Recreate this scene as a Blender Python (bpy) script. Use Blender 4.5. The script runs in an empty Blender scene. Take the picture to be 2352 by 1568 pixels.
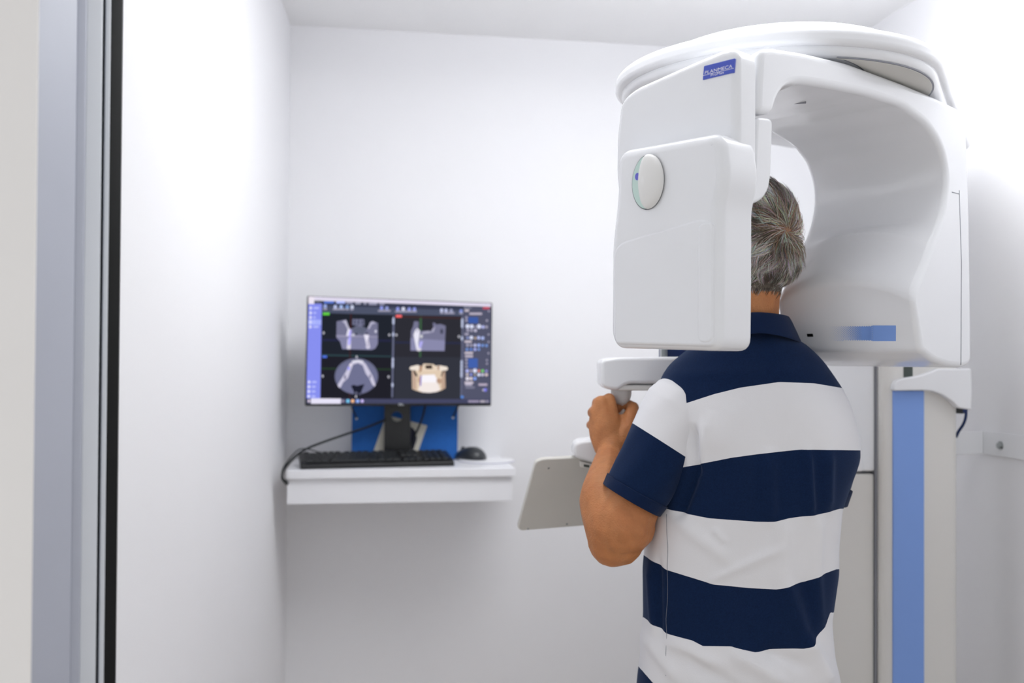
import bpy, bmesh, math, random
import numpy as np
from mathutils import Vector, Matrix
from mathutils.geometry import delaunay_2d_cdt

random.seed(7); rng = np.random.default_rng(7)
sc = bpy.context.scene
COL = sc.collection

# ------------------------------------------------------------------ camera, world, exposure
FPX = 2300.0
CAM = Vector((0, 0, 1.45))
PITCH, ROLL = math.radians(0.79), math.radians(0.31)
camd = bpy.data.cameras.new('camera'); cam = bpy.data.objects.new('camera', camd); COL.objects.link(cam)
camd.sensor_width = 36.0; camd.lens = FPX / 2352 * 36.0
RM = (Matrix.Rotation(math.pi / 2 + PITCH, 3, 'X') @ Matrix.Rotation(ROLL, 3, 'Z'))
cam.matrix_world = Matrix.Translation(CAM) @ RM.to_4x4()
camd.clip_start = 0.05
camd.dof.use_dof = True; camd.dof.focus_distance = 1.66; camd.dof.aperture_fstop = 2.8
sc.camera = cam

world = bpy.data.worlds.new('world'); sc.world = world; world.use_nodes = True
bg = world.node_tree.nodes['Background']
bg.inputs[0].default_value = (0.93, 0.96, 1.0, 1); bg.inputs[1].default_value = 0.72     # bright corridor behind the doorway
LAMP = 7.2
sc.view_settings.view_transform = 'Standard'; sc.view_settings.look = 'None'
sc.view_settings.exposure = 0.25; sc.view_settings.gamma = 1.0
sc.view_settings.use_curve_mapping = False

# ------------------------------------------------------------------ tracing helpers
def ray(px, py):
    return RM @ Vector(((px - 1176) / FPX, (784 - py) / FPX, -1.0))
def P(px, py, d):                       # the point seen at a pixel, at distance d along +Y
    r = ray(px, py); return CAM + r * (d / r.y)
def hit(px, py, p0, n):                 # the same on a plane
    r = ray(px, py); return CAM + r * ((p0 - CAM).dot(n) / r.dot(n))
RMT = np.array(RM.transposed())
def proj(pts):
    q = (np.asarray(pts) - np.array(CAM)) @ RMT.T
    return 1176 + FPX * q[:, 0] / -q[:, 2], 784 - FPX * q[:, 1] / -q[:, 2]
def lin(c):
    return tuple(((v / 255) / 12.92 if v / 255 <= .04045 else ((v / 255 + .055) / 1.055) ** 2.4) for v in c)

# ------------------------------------------------------------------ materials
MATS = {}
def mat(name, rgb, rough=.5, spec=.5, metal=0., noise_amt=.03, scale=8., bump=0., bscale=60., sss=0., coat=0., sheen=0., trans=0.):
    m = bpy.data.materials.new(name); m.use_nodes = True; nt = m.node_tree; b = nt.nodes['Principled BSDF']
    c = lin(rgb)
    tc = nt.nodes.new('ShaderNodeTexCoord')
    no = nt.nodes.new('ShaderNodeTexNoise'); no.inputs['Scale'].default_value = scale; no.inputs['Detail'].default_value = 3
    nt.links.new(tc.outputs['Object'], no.inputs['Vector'])
    mx = nt.nodes.new('ShaderNodeMix'); mx.data_type = 'RGBA'
    mx.inputs[6].default_value = tuple(v * (1 - noise_amt) for v in c) + (1,)
    mx.inputs[7].default_value = tuple(min(1, v * (1 + noise_amt)) for v in c) + (1,)
    nt.links.new(no.outputs['Fac'], mx.inputs[0]); nt.links.new(mx.outputs[2], b.inputs['Base Color'])
    b.inputs['Roughness'].default_value = rough; b.inputs['Specular IOR Level'].default_value = spec
    b.inputs['Metallic'].default_value = metal; b.inputs['Coat Weight'].default_value = coat
    b.inputs['Sheen Weight'].default_value = sheen
    b.inputs['Transmission Weight'].default_value = trans
    if sss: b.inputs['Subsurface Weight'].default_value = sss; b.inputs['Subsurface Radius'].default_value = (.01, .004, .002); b.inputs['Subsurface Scale'].default_value = 1.
    if bump:
        n2 = nt.nodes.new('ShaderNodeTexNoise'); n2.inputs['Scale'].default_value = bscale; n2.inputs['Detail'].default_value = 4
        nt.links.new(tc.outputs['Object'], n2.inputs['Vector'])
        bp = nt.nodes.new('ShaderNodeBump'); bp.inputs['Strength'].default_value = bump; bp.inputs['Distance'].default_value = .002
        nt.links.new(n2.outputs['Fac'], bp.inputs['Height']); nt.links.new(bp.outputs['Normal'], b.inputs['Normal'])
    MATS[name] = m; return m

mat('wall_paint', (240, 240, 243), .75, .25, noise_amt=.01, scale=3, bump=.08, bscale=220)
mat('ceiling_paint', (252, 252, 253), .8, .2, noise_amt=.01)
mat('floor_vinyl', (216, 203, 188), .45, .4, noise_amt=.06, scale=12)
mat('jamb_grey', (176, 180, 192), .45, .5)
mat('jamb_light', (212, 216, 222), .4, .5)
mat('jamb_white', (244, 241, 238), .6, .3)
mat('rubber', (5, 7, 7), .6, .3)
mat('machine', (238, 239, 242), .22, .5, noise_amt=.006, scale=4, coat=.15)
mat('machine_side', (228, 226, 222), .4, .4, noise_amt=.008)
mat('machine_beige', (214, 212, 206), .5, .4)
mat('seam_dark', (70, 72, 78), .6, .2)
mat('seam_grey', (150, 152, 160), .6, .2)
mat('stripe_blue', (132, 168, 236), .4, .4)
mat('badge_blue', (66, 86, 190), .3, .5)
mat('badge_white', (240, 240, 248), .4, .4)
mat('glass_green_reflection', (196, 222, 214), .08, .6, coat=.5)  # green-blue reflection painted in as the disc's colour
mat('knob_white', (233, 232, 230), .35, .4)
mat('violet', (104, 104, 206), .4, .4)
mat('slot_black', (10, 10, 12), .5, .3)
mat('post_dark', (66, 76, 72), .4, .5)
mat('steel', (176, 180, 180), .3, .5, metal=1.)
mat('shelf_white', (238, 238, 242), .35, .5)
mat('plastic_black', (16, 17, 19), .35, .5)
mat('plastic_key', (24, 27, 30), .45, .5)
mat('key_teal', (60, 110, 125), .4, .5)
mat('mouse_dark', (42, 45, 50), .3, .5, coat=.2)
mat('pad_white', (243, 243, 246), .5, .3)
mat('pad_edge', (110, 108, 150), .6, .3)
mat('folder_blue', (34, 98, 178), .7, .3, noise_amt=.12, scale=120)
mat('card_cream', (214, 210, 198), .6, .3)
mat('card_navy', (22, 22, 52), .4, .3)
mat('cable_black', (18, 22, 26), .4, .4)
mat('cable_blue', (18, 42, 92), .4, .4)
mat('strand_base', (90, 86, 80), .6, .3)
mat('jeans', (30, 38, 62), .85, .2, noise_amt=.12, scale=200)
mat('shoe', (40, 34, 30), .5, .4)
mat('navy_knit', (14, 33, 66), .92, .12, noise_amt=.08, scale=300, bump=.5, bscale=900, sheen=.08)
mat('seam_side', (126, 130, 140), .8, .1)
mat('eye_white', (235, 232, 228), .2, .5)

# ------------------------------------------------------------------ mesh helpers
ORG = {}
def empty(name, loc, label, cat, group=None):
    o = bpy.data.objects.new(name, None); COL.objects.link(o); o.location = loc; o.empty_display_size = .05
    o['label'] = label; o['category'] = cat
    if group: o['group'] = group
    ORG[o] = Vector(loc); return o
def mesh_obj(name, verts, faces, m, parent=None, smooth=True, org=None, wn=True, sharp=None, flat=0, recalc=True):
    if parent is not None: o0 = ORG[parent]
    else:
        if org is None:
            v = np.asarray([tuple(q) for q in verts]); org = ((v[:, 0].min() + v[:, 0].max()) / 2, (v[:, 1].min() + v[:, 1].max()) / 2, v[:, 2].min())
        o0 = Vector(org)
    me = bpy.data.meshes.new(name)
    arr = np.asarray([tuple(q) for q in verts]) - np.array(o0)
    me.from_pydata(arr.tolist(), [], faces)
    if recalc: bm = bmesh.new(); bm.from_mesh(me); bmesh.ops.recalc_face_normals(bm, faces=bm.faces); bm.to_mesh(me); bm.free()
    if m: me.materials.append(MATS[m] if isinstance(m, str) else m)
    if smooth: me.shade_smooth()
    for i in range(flat): me.polygons[i].use_smooth = False
    if sharp is not None: me.set_sharp_from_angle(angle=math.radians(sharp))
    o = bpy.data.objects.new(name, me); COL.objects.link(o)
    if parent is not None: o.parent = parent
    else: o.location = o0
    ORG[o] = o0
    if smooth and wn:
        w = o.modifiers.new('wn', 'WEIGHTED_NORMAL'); w.keep_sharp = True; w.weight = 80
    return o
def tag(o, label, cat, group=None, kind=None):
    o['label'] = label; o['category'] = cat
    if group: o['group'] = group
    if kind: o['kind'] = kind
    return o
def struct(o): o['kind'] = 'structure'; return o

def round_poly(pts, rad=0., n=6):
    out = []; N = len(pts)
    for i in range(N):
        p = Vector(pts[i][:2]); r = pts[i][2] if len(pts[i]) > 2 else rad
        a = Vector(pts[i - 1][:2]); b = Vector(pts[(i + 1) % N][:2])
        da, db = a - p, b - p; la, lb = da.length, db.length
        if r <= 0 or la < 1e-9 or lb < 1e-9: out.append(p); continue
        t = min(r, .48 * la, .48 * lb); q0 = p + da / la * t; q1 = p + db / lb * t
        for k in range(n + 1):
            s = k / n; out.append(q0 * (1 - s) ** 2 + p * 2 * s * (1 - s) + q1 * s * s)
    return out
def smooth_poly(pts, it=2, closed=True):          # Chaikin
    pts = [Vector(p[:2]) for p in pts]
    for _ in range(it):
        q = []
        for i in range(len(pts)):
            a, b = pts[i], pts[(i + 1) % len(pts)]
            q += [a * .75 + b * .25, a * .25 + b * .75]
        pts = q
    return pts
def inset(pts, e):
    if e == 0: return pts
    N = len(pts); area = sum(pts[i].x * pts[(i + 1) % N].y - pts[(i + 1) % N].x * pts[i].y for i in range(N))
    s = 1 if area > 0 else -1; out = []
    for i in range(N):
        a, p, b = pts[i - 1], pts[i], pts[(i + 1) % N]
        d1 = (p - a); d2 = (b - p)
        if d1.length < 1e-9: d1 = d2
        if d2.length < 1e-9: d2 = d1
        d1 = d1.normalized(); d2 = d2.normalized()
        n1 = Vector((-d1.y, d1.x)) * s; n2 = Vector((-d2.y, d2.x)) * s
        m = n1 + n2; L = m.length
        if L < 1e-6: m = n1; k = 1
        else: m = m / L; k = 1 / max(.5, m.dot(n1))
        out.append(p + m * e * k)
    return out
def resample(pts, ds):
    pts = [Vector(p[:2]) for p in pts]; out = []
    for i in range(len(pts)):
        a, b = pts[i], pts[(i + 1) % len(pts)]; L = (b - a).length
        if L < 1e-5: continue
        n = max(1, int(round(L / ds)))
        out += [a.lerp(b, k / n) for k in range(n)]
    keep = [out[0]]
    for p in out[1:]:
        if (p - keep[-1]).length > ds * .45: keep.append(p)
    if (keep[-1] - keep[0]).length < ds * .45: keep.pop()
    return keep
class Frame:
    def __init__(s, o, ex, ey, n): s.o, s.ex, s.ey, s.n = Vector(o), Vector(ex).normalized(), Vector(ey).normalized(), Vector(n).normalized()
    def to(s, u, v, t=0.): return s.o + s.ex * u + s.ey * v + s.n * t
    def px(s, x, y):
        q = hit(x, y, s.o, s.n) - s.o; return (q.dot(s.ex), q.dot(s.ey))
    def pxs(s, L): return [s.px(*q[:2]) + tuple(q[2:]) for q in L]
def prism(name, fr, pts, t0, t1, r0, r1, m, parent=None, seg=5, mids=0, warp=None, sharp=None, **kw):
    # solid between t0 and t1 along the frame normal, edges rounded by r0 / r1
    pts = [Vector(p[:2]) for p in pts]; rings = []; sg = 1 if t1 > t0 else -1
    kp = []
    for p in pts:
        if not kp or (p - kp[-1]).length > 1.5e-4: kp.append(p)
    if (kp[0] - kp[-1]).length < 1.5e-4: kp.pop()
    pts = kp
    sg0 = seg if r0 > 0 else 0; sg1 = seg if r1 > 0 else 0
    for k in range(sg0 + 1):
        a = math.pi / 2 * (k / sg0 if sg0 else 1); rings.append((r0 * (1 - math.sin(a)), t0 + sg * r0 * (1 - math.cos(a))))
    for k in range(mids):
        rings.append((0, t0 + sg * r0 + (t1 - t0 - sg * (r0 + r1)) * (k + 1) / (mids + 1)))
    for k in range(sg1, -1, -1):
        a = math.pi / 2 * (k / sg1 if sg1 else 1); rings.append((r1 * (1 - math.sin(a)), t1 - sg * r1 * (1 - math.cos(a))))
    V = []; N = len(pts)
    for e, t in rings:
        for q in inset(pts, e):
            if warp: q, tt = warp(q, t, (t - t0) / (t1 - t0))
            else: tt = t
            V.append(fr.to(q.x, q.y, tt))
    area = sum(pts[i].x * pts[(i + 1) % N].y - pts[(i + 1) % N].x * pts[i].y for i in range(N))
    fl = (area > 0) == ((fr.ex.cross(fr.ey).dot(fr.n) > 0) == (sg > 0)); Lr = (len(rings) - 1) * N
    if N <= 4: tri = [tuple(range(N))]
    else:
        dv, _, df, ov, _, _ = delaunay_2d_cdt([Vector(p) for p in (pts if area > 0 else pts[::-1])], [], [list(range(N))], 1, 1e-7)
        om = [o_[0] if o_ else -1 for o_ in ov]; tri = []
        for t_ in df:
            ids = [om[i] for i in t_]
            if min(ids) < 0: continue
            ids = ids if area > 0 else [N - 1 - i for i in ids]
            a_, b_, c_ = pts[ids[0]], pts[ids[1]], pts[ids[2]]
            pos = (b_ - a_).cross(c_ - a_) > 0
            tri.append(tuple(ids) if pos == (area > 0) else tuple(ids[::-1]))      # same winding as the outline
    F = []
    for t_ in tri: F.append(t_[::-1] if fl else t_)
    for t_ in tri: F.append(tuple(i + Lr for i in (t_ if fl else t_[::-1])))
    ncap = len(F)
    for j in range(len(rings) - 1):
        for i in range(N):
            k = (i + 1) % N; f = (j * N + i, j * N + k, (j + 1) * N + k, (j + 1) * N + i); F.append(f if fl else f[::-1])
    kw.setdefault('flat', ncap); kw['recalc'] = False
    if warp is not None: return mesh_obj(name, V, F, m, parent, sharp=sharp, **kw)
    if r0 == 0 and r1 == 0: kw['smooth'] = False; return mesh_obj(name, V, F, m, parent, **kw)
    nf = kw['flat']; kw['flat'] = 0
    o = mesh_obj(name, V, F, m, parent, wn=False, **kw)
    nrm = [(a - b).normalized() for a, b in zip(pts, inset(pts, .001))]
    VN = []
    for ri in range(len(rings)):
        if sg0 and ri <= sg0: a = math.pi / 2 * ri / sg0; c, s_ = -sg * math.cos(a), math.sin(a)
        elif sg1 and ri >= len(rings) - 1 - sg1: a = math.pi / 2 * (len(rings) - 1 - ri) / sg1; c, s_ = sg * math.cos(a), math.sin(a)
        else: c, s_ = 0., 1.
        for q in nrm: VN.append(((fr.ex * q.x + fr.ey * q.y) * s_ + fr.n * c).normalized())
    me = o.data; LN = [None] * len(me.loops)
    for pi, p in enumerate(me.polygons):
        for li in p.loop_indices:
            vi = me.loops[li].vertex_index
            LN[li] = (fr.n * (-sg if vi < N else sg)) if pi < nf else VN[vi]
    me.normals_split_custom_set(LN)
    return o
def rect(u0, v0, u1, v1): return [(u0, v0), (u1, v0), (u1, v1), (u0, v1)]
XY = Frame((0, 0, 0), (1, 0, 0), (0, 1, 0), (0, 0, 1))
def plan(name, pts, z0, z1, m, parent=None, r=.002, rad=0., **kw):
    return prism(name, XY, round_poly(pts, max(rad, r)), z0, z1, r, r, m, parent, seg=3, **kw)
def box(name, fr, u0, v0, u1, v1, t0, t1, m, parent=None, r=.003, rad=0., **kw):
    return prism(name, fr, round_poly(rect(u0, v0, u1, v1), max(rad, r)), t0, t1, r, r, m, parent, seg=3, **kw)
def catmull(pts, n=8):
    pts = [Vector(p) for p in pts]; out = []
    for i in range(len(pts) - 1):
        a, b, c, d = pts[max(i - 1, 0)], pts[i], pts[i + 1], pts[min(i + 2, len(pts) - 1)]
        for k in range(n):
            t = k / n; out.append(.5 * ((2 * b) + (c - a) * t + (2 * a - 5 * b + 4 * c - d) * t * t + (3 * b - a - 3 * c + d) * t ** 3))
    out.append(pts[-1]); return out
def tube(name, pts, r, m, parent=None, n=8, res=8, **kw):
    c = catmull(pts, res) if res else [Vector(p) for p in pts]
    rr = r if hasattr(r, '__len__') else None
    V = []; F = []; up = None
    for i, p in enumerate(c):
        d = (c[min(i + 1, len(c) - 1)] - c[max(i - 1, 0)]).normalized()
        if up is None: up = d.orthogonal().normalized()
        up = (up - d * up.dot(d)).normalized(); w = d.cross(up)
        ri = np.interp(i / (len(c) - 1), np.linspace(0, 1, len(rr)), rr) if rr is not None else r
        for k in range(n):
            a = 2 * math.pi * k / n; V.append(p + (up * math.cos(a) + w * math.sin(a)) * ri)
    for i in range(len(c) - 1):
        for k in range(n):
            j = (k + 1) % n; F.append((i * n + k, i * n + j, (i + 1) * n + j, (i + 1) * n + k))
    F.append(tuple(range(n))); F.append(tuple(range((len(c) - 1) * n, len(c) * n)))
    return mesh_obj(name, V, F, m, parent, wn=False, **kw)
def lathe(name, base, axis, prof, m, parent=None, n=28, ex=None, sx=1., **kw):
    axis = Vector(axis).normalized(); ex = Vector(ex) if ex is not None else axis.orthogonal(); ex = (ex - axis * ex.dot(axis)).normalized(); ey = axis.cross(ex)
    V = []; F = []
    for r, h in prof:
        for k in range(n):
            a = 2 * math.pi * k / n; V.append(Vector(base) + axis * h + ex * (r * math.cos(a) * sx) + ey * (r * math.sin(a)))
    for j in range(len(prof) - 1):
        for k in range(n):
            q = (k + 1) % n; F.append((j * n + k, j * n + q, (j + 1) * n + q, (j + 1) * n + k))
    F.append(tuple(range(n))); F.append(tuple(range((len(prof) - 1) * n, len(prof) * n)))
    return mesh_obj(name, V, F, m, parent, sharp=40, **kw)
def text_mesh(s, extrude=0.):
    cu = bpy.data.curves.new('t', 'FONT'); cu.body = s; cu.resolution_u = 3; cu.extrude = extrude
    o = bpy.data.objects.new('t', cu); COL.objects.link(o); dg = bpy.context.evaluated_depsgraph_get(); dg.update()
    me = bpy.data.meshes.new_from_object(o.evaluated_get(dg))
    v = np.array([tuple(q.co) for q in me.vertices]); f = [tuple(p.vertices) for p in me.polygons]
    bpy.data.objects.remove(o); bpy.data.curves.remove(cu); bpy.data.meshes.remove(me)
    v -= v.min(0); v /= v.max(0) + 1e-9; return v, f
def text_quad(name, s, corners, m, parent, off=Vector((0, 0, 0))):   # lettering laid into a 3D quad (bl, br, tr, tl)
    v, f = text_mesh(s); bl, br, tr, tl = [Vector(c) for c in corners]
    V = [(bl * (1 - x) + br * x) * (1 - y) + (tl * (1 - x) + tr * x) * y + off for x, y, _ in v]
    return mesh_obj(name, V, f, m, parent, smooth=False)

# ================================================================== THE ROOM
W = math.radians(9.0)
RX = Vector((math.cos(W), math.sin(W), 0)); RY = Vector((-math.sin(W), math.cos(W), 0))
CORN = P(661, 800, 3.06); CORN.z = 0
JAMB = P(275, 800, 1.30); JAMB.z = 0
CEIL = P(681, 58, 3.06).z
RW = P(2262, 1016, 2.5); RW.z = 0                # a point of the right wall
# back right corner: CORN + RX*t on the line through RW along RY
tt = (RW - CORN).dot(RX); CORN2 = CORN + RX * tt
RWN = RW - RY * 3.2                              # right wall, near end (behind the camera)
def slab(name, a, b, z0, z1, th, m):             # wall from a to b, thickness to the left of a->b
    d = (b - a).normalized(); n = Vector((-d.y, d.x, 0)) * th
    o = plan(name, [a[:2], b[:2], (b + n)[:2], (a + n)[:2]], z0, z1, m, r=0); return struct(o)
slab('wall_left', JAMB, CORN, 0, CEIL, .12, 'wall_paint')
slab('wall_back', CORN, CORN2, 0, CEIL, .12, 'wall_paint')
slab('wall_right', CORN2, RWN, 0, CEIL, .12, 'wall_paint')
o = plan('floor', [(-2.2, -2.2), (2.6, -2.2), (2.6, 3.6), (-2.2, 3.6)], -.05, 0, 'floor_vinyl', r=0); struct(o)
o = plan('ceiling', [(-1.2, 0.2), (2.2, 0.2), (2.2, 3.6), (-1.2, 3.6)], CEIL, CEIL + .08, 'ceiling_paint', r=0); struct(o)

# door opening beside the camera: frame profile, seal and the wall before it
def strip(name, x0, x1, d0, d1, back, m, parent, z1=None):
    a, b = P(x0, 800, d0), P(x1, 800, d1)
    ka, kb_ = (a.y + back) / a.y, (b.y + back) / b.y
    return plan(name, [a[:2], b[:2], (b.x * kb_ - .004, b.y + back), (a.x * ka - .004, a.y + back)], 0, z1 or CEIL, m, parent, r=.002)
door = bpy.data.objects.new('door_1', None); COL.objects.link(door); door.location = (JAMB.x, JAMB.y, 0); ORG[door] = Vector(door.location)
door['label'] = 'grey metal door frame with black rubber seal at the left'; door['kind'] = 'structure'
strip('seal', 246, 274, 1.27, 1.285, .02, 'rubber', door)
strip('seal_lip', 235, 247, 1.262, 1.265, .03, 'jamb_light', door)
strip('groove', 228, 236, 1.272, 1.275, .02, 'seam_dark', door)
strip('frame_edge', 190, 228, 1.235, 1.25, .04, 'jamb_light', door)
strip('frame_step', 168, 191, 1.22, 1.23, .05, 'jamb_grey', door)
strip('frame_face', 80, 169, 1.14, 1.205, .07, 'jamb_grey', door)
a, b = P(-2400, 800, 1.08), P(81, 800, 1.10)
o = plan('wall_front', [a[:2], b[:2], (b.x * 1.03, b.y + .03), (a.x, a.y + .03)], 0, CEIL, 'jamb_white', r=.004); struct(o)

# ceiling luminaire (above the frame)
lamp = empty('ceiling_light', (.48, 1.95, CEIL - .03), 'square white ceiling light panel above the machine', 'ceiling light')
fr = Frame((.48, 1.95, CEIL - .002), RX, RY, (0, 0, -1))
box('ceiling_mount', fr, -.12, -.06, .12, .06, 0, .02, 'machine', lamp)
for u in (-.1, .1): tube('hanger', [fr.to(u, 0, .015), fr.to(u, 0, .075)], .004, 'steel', lamp, res=0)
m = bpy.data.materials.new('diffuser'); m.use_nodes = True; nt = m.node_tree; nt.nodes.clear()
em = nt.nodes.new('ShaderNodeEmission'); em.inputs[0].default_value = (.97, .985, 1, 1); em.inputs[1].default_value = LAMP
nt.links.new(em.outputs[0], nt.nodes.new('ShaderNodeOutputMaterial').inputs[0]); MATS['diffuser'] = m
box('diffuser', fr, -.46, -.34, .46, .34, .07, .13, 'diffuser', lamp)

# ================================================================== THE X-RAY MACHINE
base = P(2110, 1500, 2.4); base.z = 0
MC = empty('dental_xray_machine', base, 'white panoramic dental X-ray machine with C-arm around the man\'s head', 'x-ray machine')
ang = math.radians(41.6)
A = Vector((math.cos(ang), math.sin(ang), 0)); Vv = Vector((math.sin(ang), -math.cos(ang), 0)); Z = Vector((0, 0, 1))
SO = P(1740, 400, 1.45)                                   # a point of the near side plane
FS = Frame(SO, A, Z, Vv)                                   # side plane: u along the arm, v up
v0 = SO.dot(Vv)
def aplane(px):                                           # face plane through the near edge seen at column px
    p = hit(px, 500, SO, Vv); return Frame(p, Vv, Z, -A)
FF = aplane(1692); FC = aplane(1652); A_SEAM = FS.px(1738, 266)[0]
WID = .285
# --- arm
uo = lambda L: FS.pxs(L)
zf = lambda y, x: FS.px(x, y)[1]
ub = FS.px(2097, 730)[0]
outer = uo([(1747, 112), (1772, 107), (1850, 119), (1950, 143), (2080, 192), (2160, 226), (2206, 250), (2217, 266), (2222, 300), (2229, 500), (2232, 700), (2233, 836)])
bot = uo([(2215, 845), (2180, 842), (2145, 830), (2115, 806)])
TLT = .024
box_face = [(ub + TLT, zf(778, 2097)), (ub, zf(690, 2097)), (ub + .002, zf(676, 2097)), (ub + .010, zf(660, 2103))]
inner = uo([(2124, 610), (2150, 540), (2168, 480), (2176, 430), (2174, 380), (2160, 330), (2130, 285), (2075, 243), (1990, 216), (1900, 198), (1840, 189), (1806, 196), (1787, 224), (1778, 262)])
tip = [(A_SEAM + .0015, zf(261, 1738))]
arch = [Vector(q[:2]) for q in outer + bot + box_face + inner + tip]
zt0, zt1 = zf(705, 2097), zf(540, 2150)
def awarp(q, t, s):                                       # the head's lower box has an arched upper edge
    q = Vector(q)
    if ub - .03 < q.x < FS.px(2168, 480)[0]:
        f0 = min(1, max(0, (q.y - zf(742, 2097)) / (zf(700, 2097) - zf(742, 2097)))); f1 = min(1, max(0, (zt1 + .03 - q.y) / .05))
        q.y += .036 * (1 - (2 * s - 1) ** 2) * f0 * f0 * (3 - 2 * f0) * f1
    k = 1 - min(1, max(0, (q.x - A_SEAM) / .35))            # toward the sensor the top falls away to the far side
    if q.y > zf(180, 1800) - .0: q.y -= .055 * s * k
    t *= 1 - .24 * k
    return q, t
arch_s = []
for i, p in enumerate(arch):
    arch_s.append(p)
arm = prism('c_arm', FS, resample(round_poly([tuple(p) for p in arch], .018, 4), .006), 0, -WID, .011, .022, 'machine', MC, seg=6, mids=9, warp=awarp)
# --- seams on the arm / tube head
def tick(name, pts, r=.0008, m='seam_grey', parent=MC): return tube(name, pts, r, m, parent, n=6, res=0)
zs = zf(437, 2170); us = FS.px(2176, 437)[0]
tick('seam', [FS.to(us - .0, zs, -.016 - (WID - .045) * k / 10) for k in range(11)], parent=arm)
tick('seam', [FS.to(us + .018, zs, .0001), FS.to(FS.px(2203, 437)[0], zs, .0001)], parent=arm)
tick('seam', [FS.to(*FS.px(2203, 437), .0001), FS.to(*FS.px(2208, 600), .0001), FS.to(*FS.px(2207, 838), .0001)], parent=arm)
# --- printed halftone strip, indicator slot on the box face
_p, _q = FS.to(ub, zf(690, 2097)), FS.to(ub + TLT, zf(778, 2097))
FB = Frame(_p, Vv, _p - _q, Vv.cross(_p - _q) if Vv.cross(_p - _q).dot(A) < 0 else -Vv.cross(_p - _q))
def on_face(x, y, off=.0006): q = FB.px(x, y); return FB.to(q[0], q[1], off)
V = []; F = []
def addq(pts): F.append(tuple(range(len(V), len(V) + len(pts)))); V.extend(pts)
nx, ny = 30, 8
for i in range(nx):
    for j in range(ny):
        for h in (0, 1):
            x = 1898 + 160 * (i + .5 + .5 * h) / nx; y = 748 + 34 * (j + .5 + .5 * h) / ny
            k = min(1.0, max(0, (x - 1898) / 105)); r = 1.0 * k
            w, hh = 160 / nx * .62 * k, 34 / ny * .62 * k
            if w < .25 or x > 2003 or y + hh > 783: continue
            addq([on_face(x - w, y), on_face(x, y + hh), on_face(x + w, y), on_face(x, y - hh)])
addq([on_face(2004, 783), on_face(2058, 783), on_face(2058, 747), on_face(2004, 747)])
mesh_obj('dot_print', V, F, 'stripe_blue', arm, smooth=False)
q0, q1 = FB.px(1855, 773), FB.px(1867, 766)
box('indicator_slot', FB, q0[0], q0[1], q1[0], q1[1], -.002, .0012, 'slot_black', arm, r=.0008)
# slot on the soffit
a, b = FS.px(1930, 208), None
tube('light_slot', [FS.to(a[0] + .02, a[1] - .0012, -.075), FS.to(a[0] + .012, a[1] + .0008, -.10)], .0025, 'seam_grey', arm, n=8, res=0)
# blue glow-print under the head
# --- lower leg cover on the sensor side
leg = uo([(1738, 267), (1777, 271), (1773, 400), (1768, 432), (1757, 454), (1738, 467), (1700, 471), (1722, 440), (1731, 400), (1735, 340)])
prism('arm_leg', FS, round_poly([(q[0] + (.0015 if i in (0, 7, 8, 9) else 0), q[1]) for i, q in enumerate(leg)], .012, 4), 0, -WID * .74, .006, .01, 'machine', MC, seg=4)
core = uo([(1726, 300), (1768, 300), (1768, 380), (1716, 430)])
prism('gap_shade_core', FS, [Vector(q) for q in core], -.012, -WID * .66, .0, .0, 'seam_dark', MC)  # dark box added behind the cover gap, painted as its shade
# --- sensor side front cover
out = FF.pxs([(1422, 230, .02), (1456, 201, .02), (1600, 137, .1)])
vr = 0.0
out += [(vr, FF.px(1690, 99)[1] - .0005, .028), (vr, FF.px(1690, 440)[1], .02), (vr - .012, FF.px(1690, 472)[1], .01), FF.px(1420, 480), FF.px(1411, 400), FF.px(1412, 320)]
tF = (FS.to(A_SEAM, 0) - FF.o).dot(FF.n) + .0015
cover = prism('sensor_cover', FF, round_poly(out, .012, 5), 0, tF, .012, .003, 'machine', MC, seg=6)
# --- cassette below
out = FC.pxs([(1414, 345, .03), (1560, 318, .05), (1640, 303, .03), (1658, 322, .03), (1668, 400, .05)])
wr = FC.px(1652, 640)[0]
out += [(wr, FC.px(1652, 474)[1], .01), (wr, FC.px(1652, 640)[1], .01)]
out += FC.pxs([(1650, 806, .02), (1410, 799, .02), (1398, 770, .03), (1399, 560, .06), (1409, 480, .06), (1413, 420, .06)])
tC = (hit(1730, 600, SO, Vv) - FC.o).dot(FC.n)
cas = prism('sensor_head', FC, round_poly(out, .012, 5), 0, tC, .016, .008, 'machine', MC, seg=6)
for x0, x1, y0, y1 in ((1604, 1640, 508, 788),):
    pa, pb = FC.px(x0, y1), FC.px(x1, y0)
    prism('grip_ridge', FC, round_poly(rect(pa[0], pa[1], pb[0], pb[1]), .012, 5), -.004, .003, .0, .004, 'machine', cas, seg=4)
pa, pb = FC.px(1412, 786), FC.px(1600, 500)
# raised lower panel
lp = FC.pxs([(1407, 560, .03), (1638, 492, .03), (1640, 796, .01), (1412, 790, .01)])
prism('sensor_panel', FC, round_poly(lp, .01, 5), -.006, .0014, 0, .005, 'machine', cas, seg=4)
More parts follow.
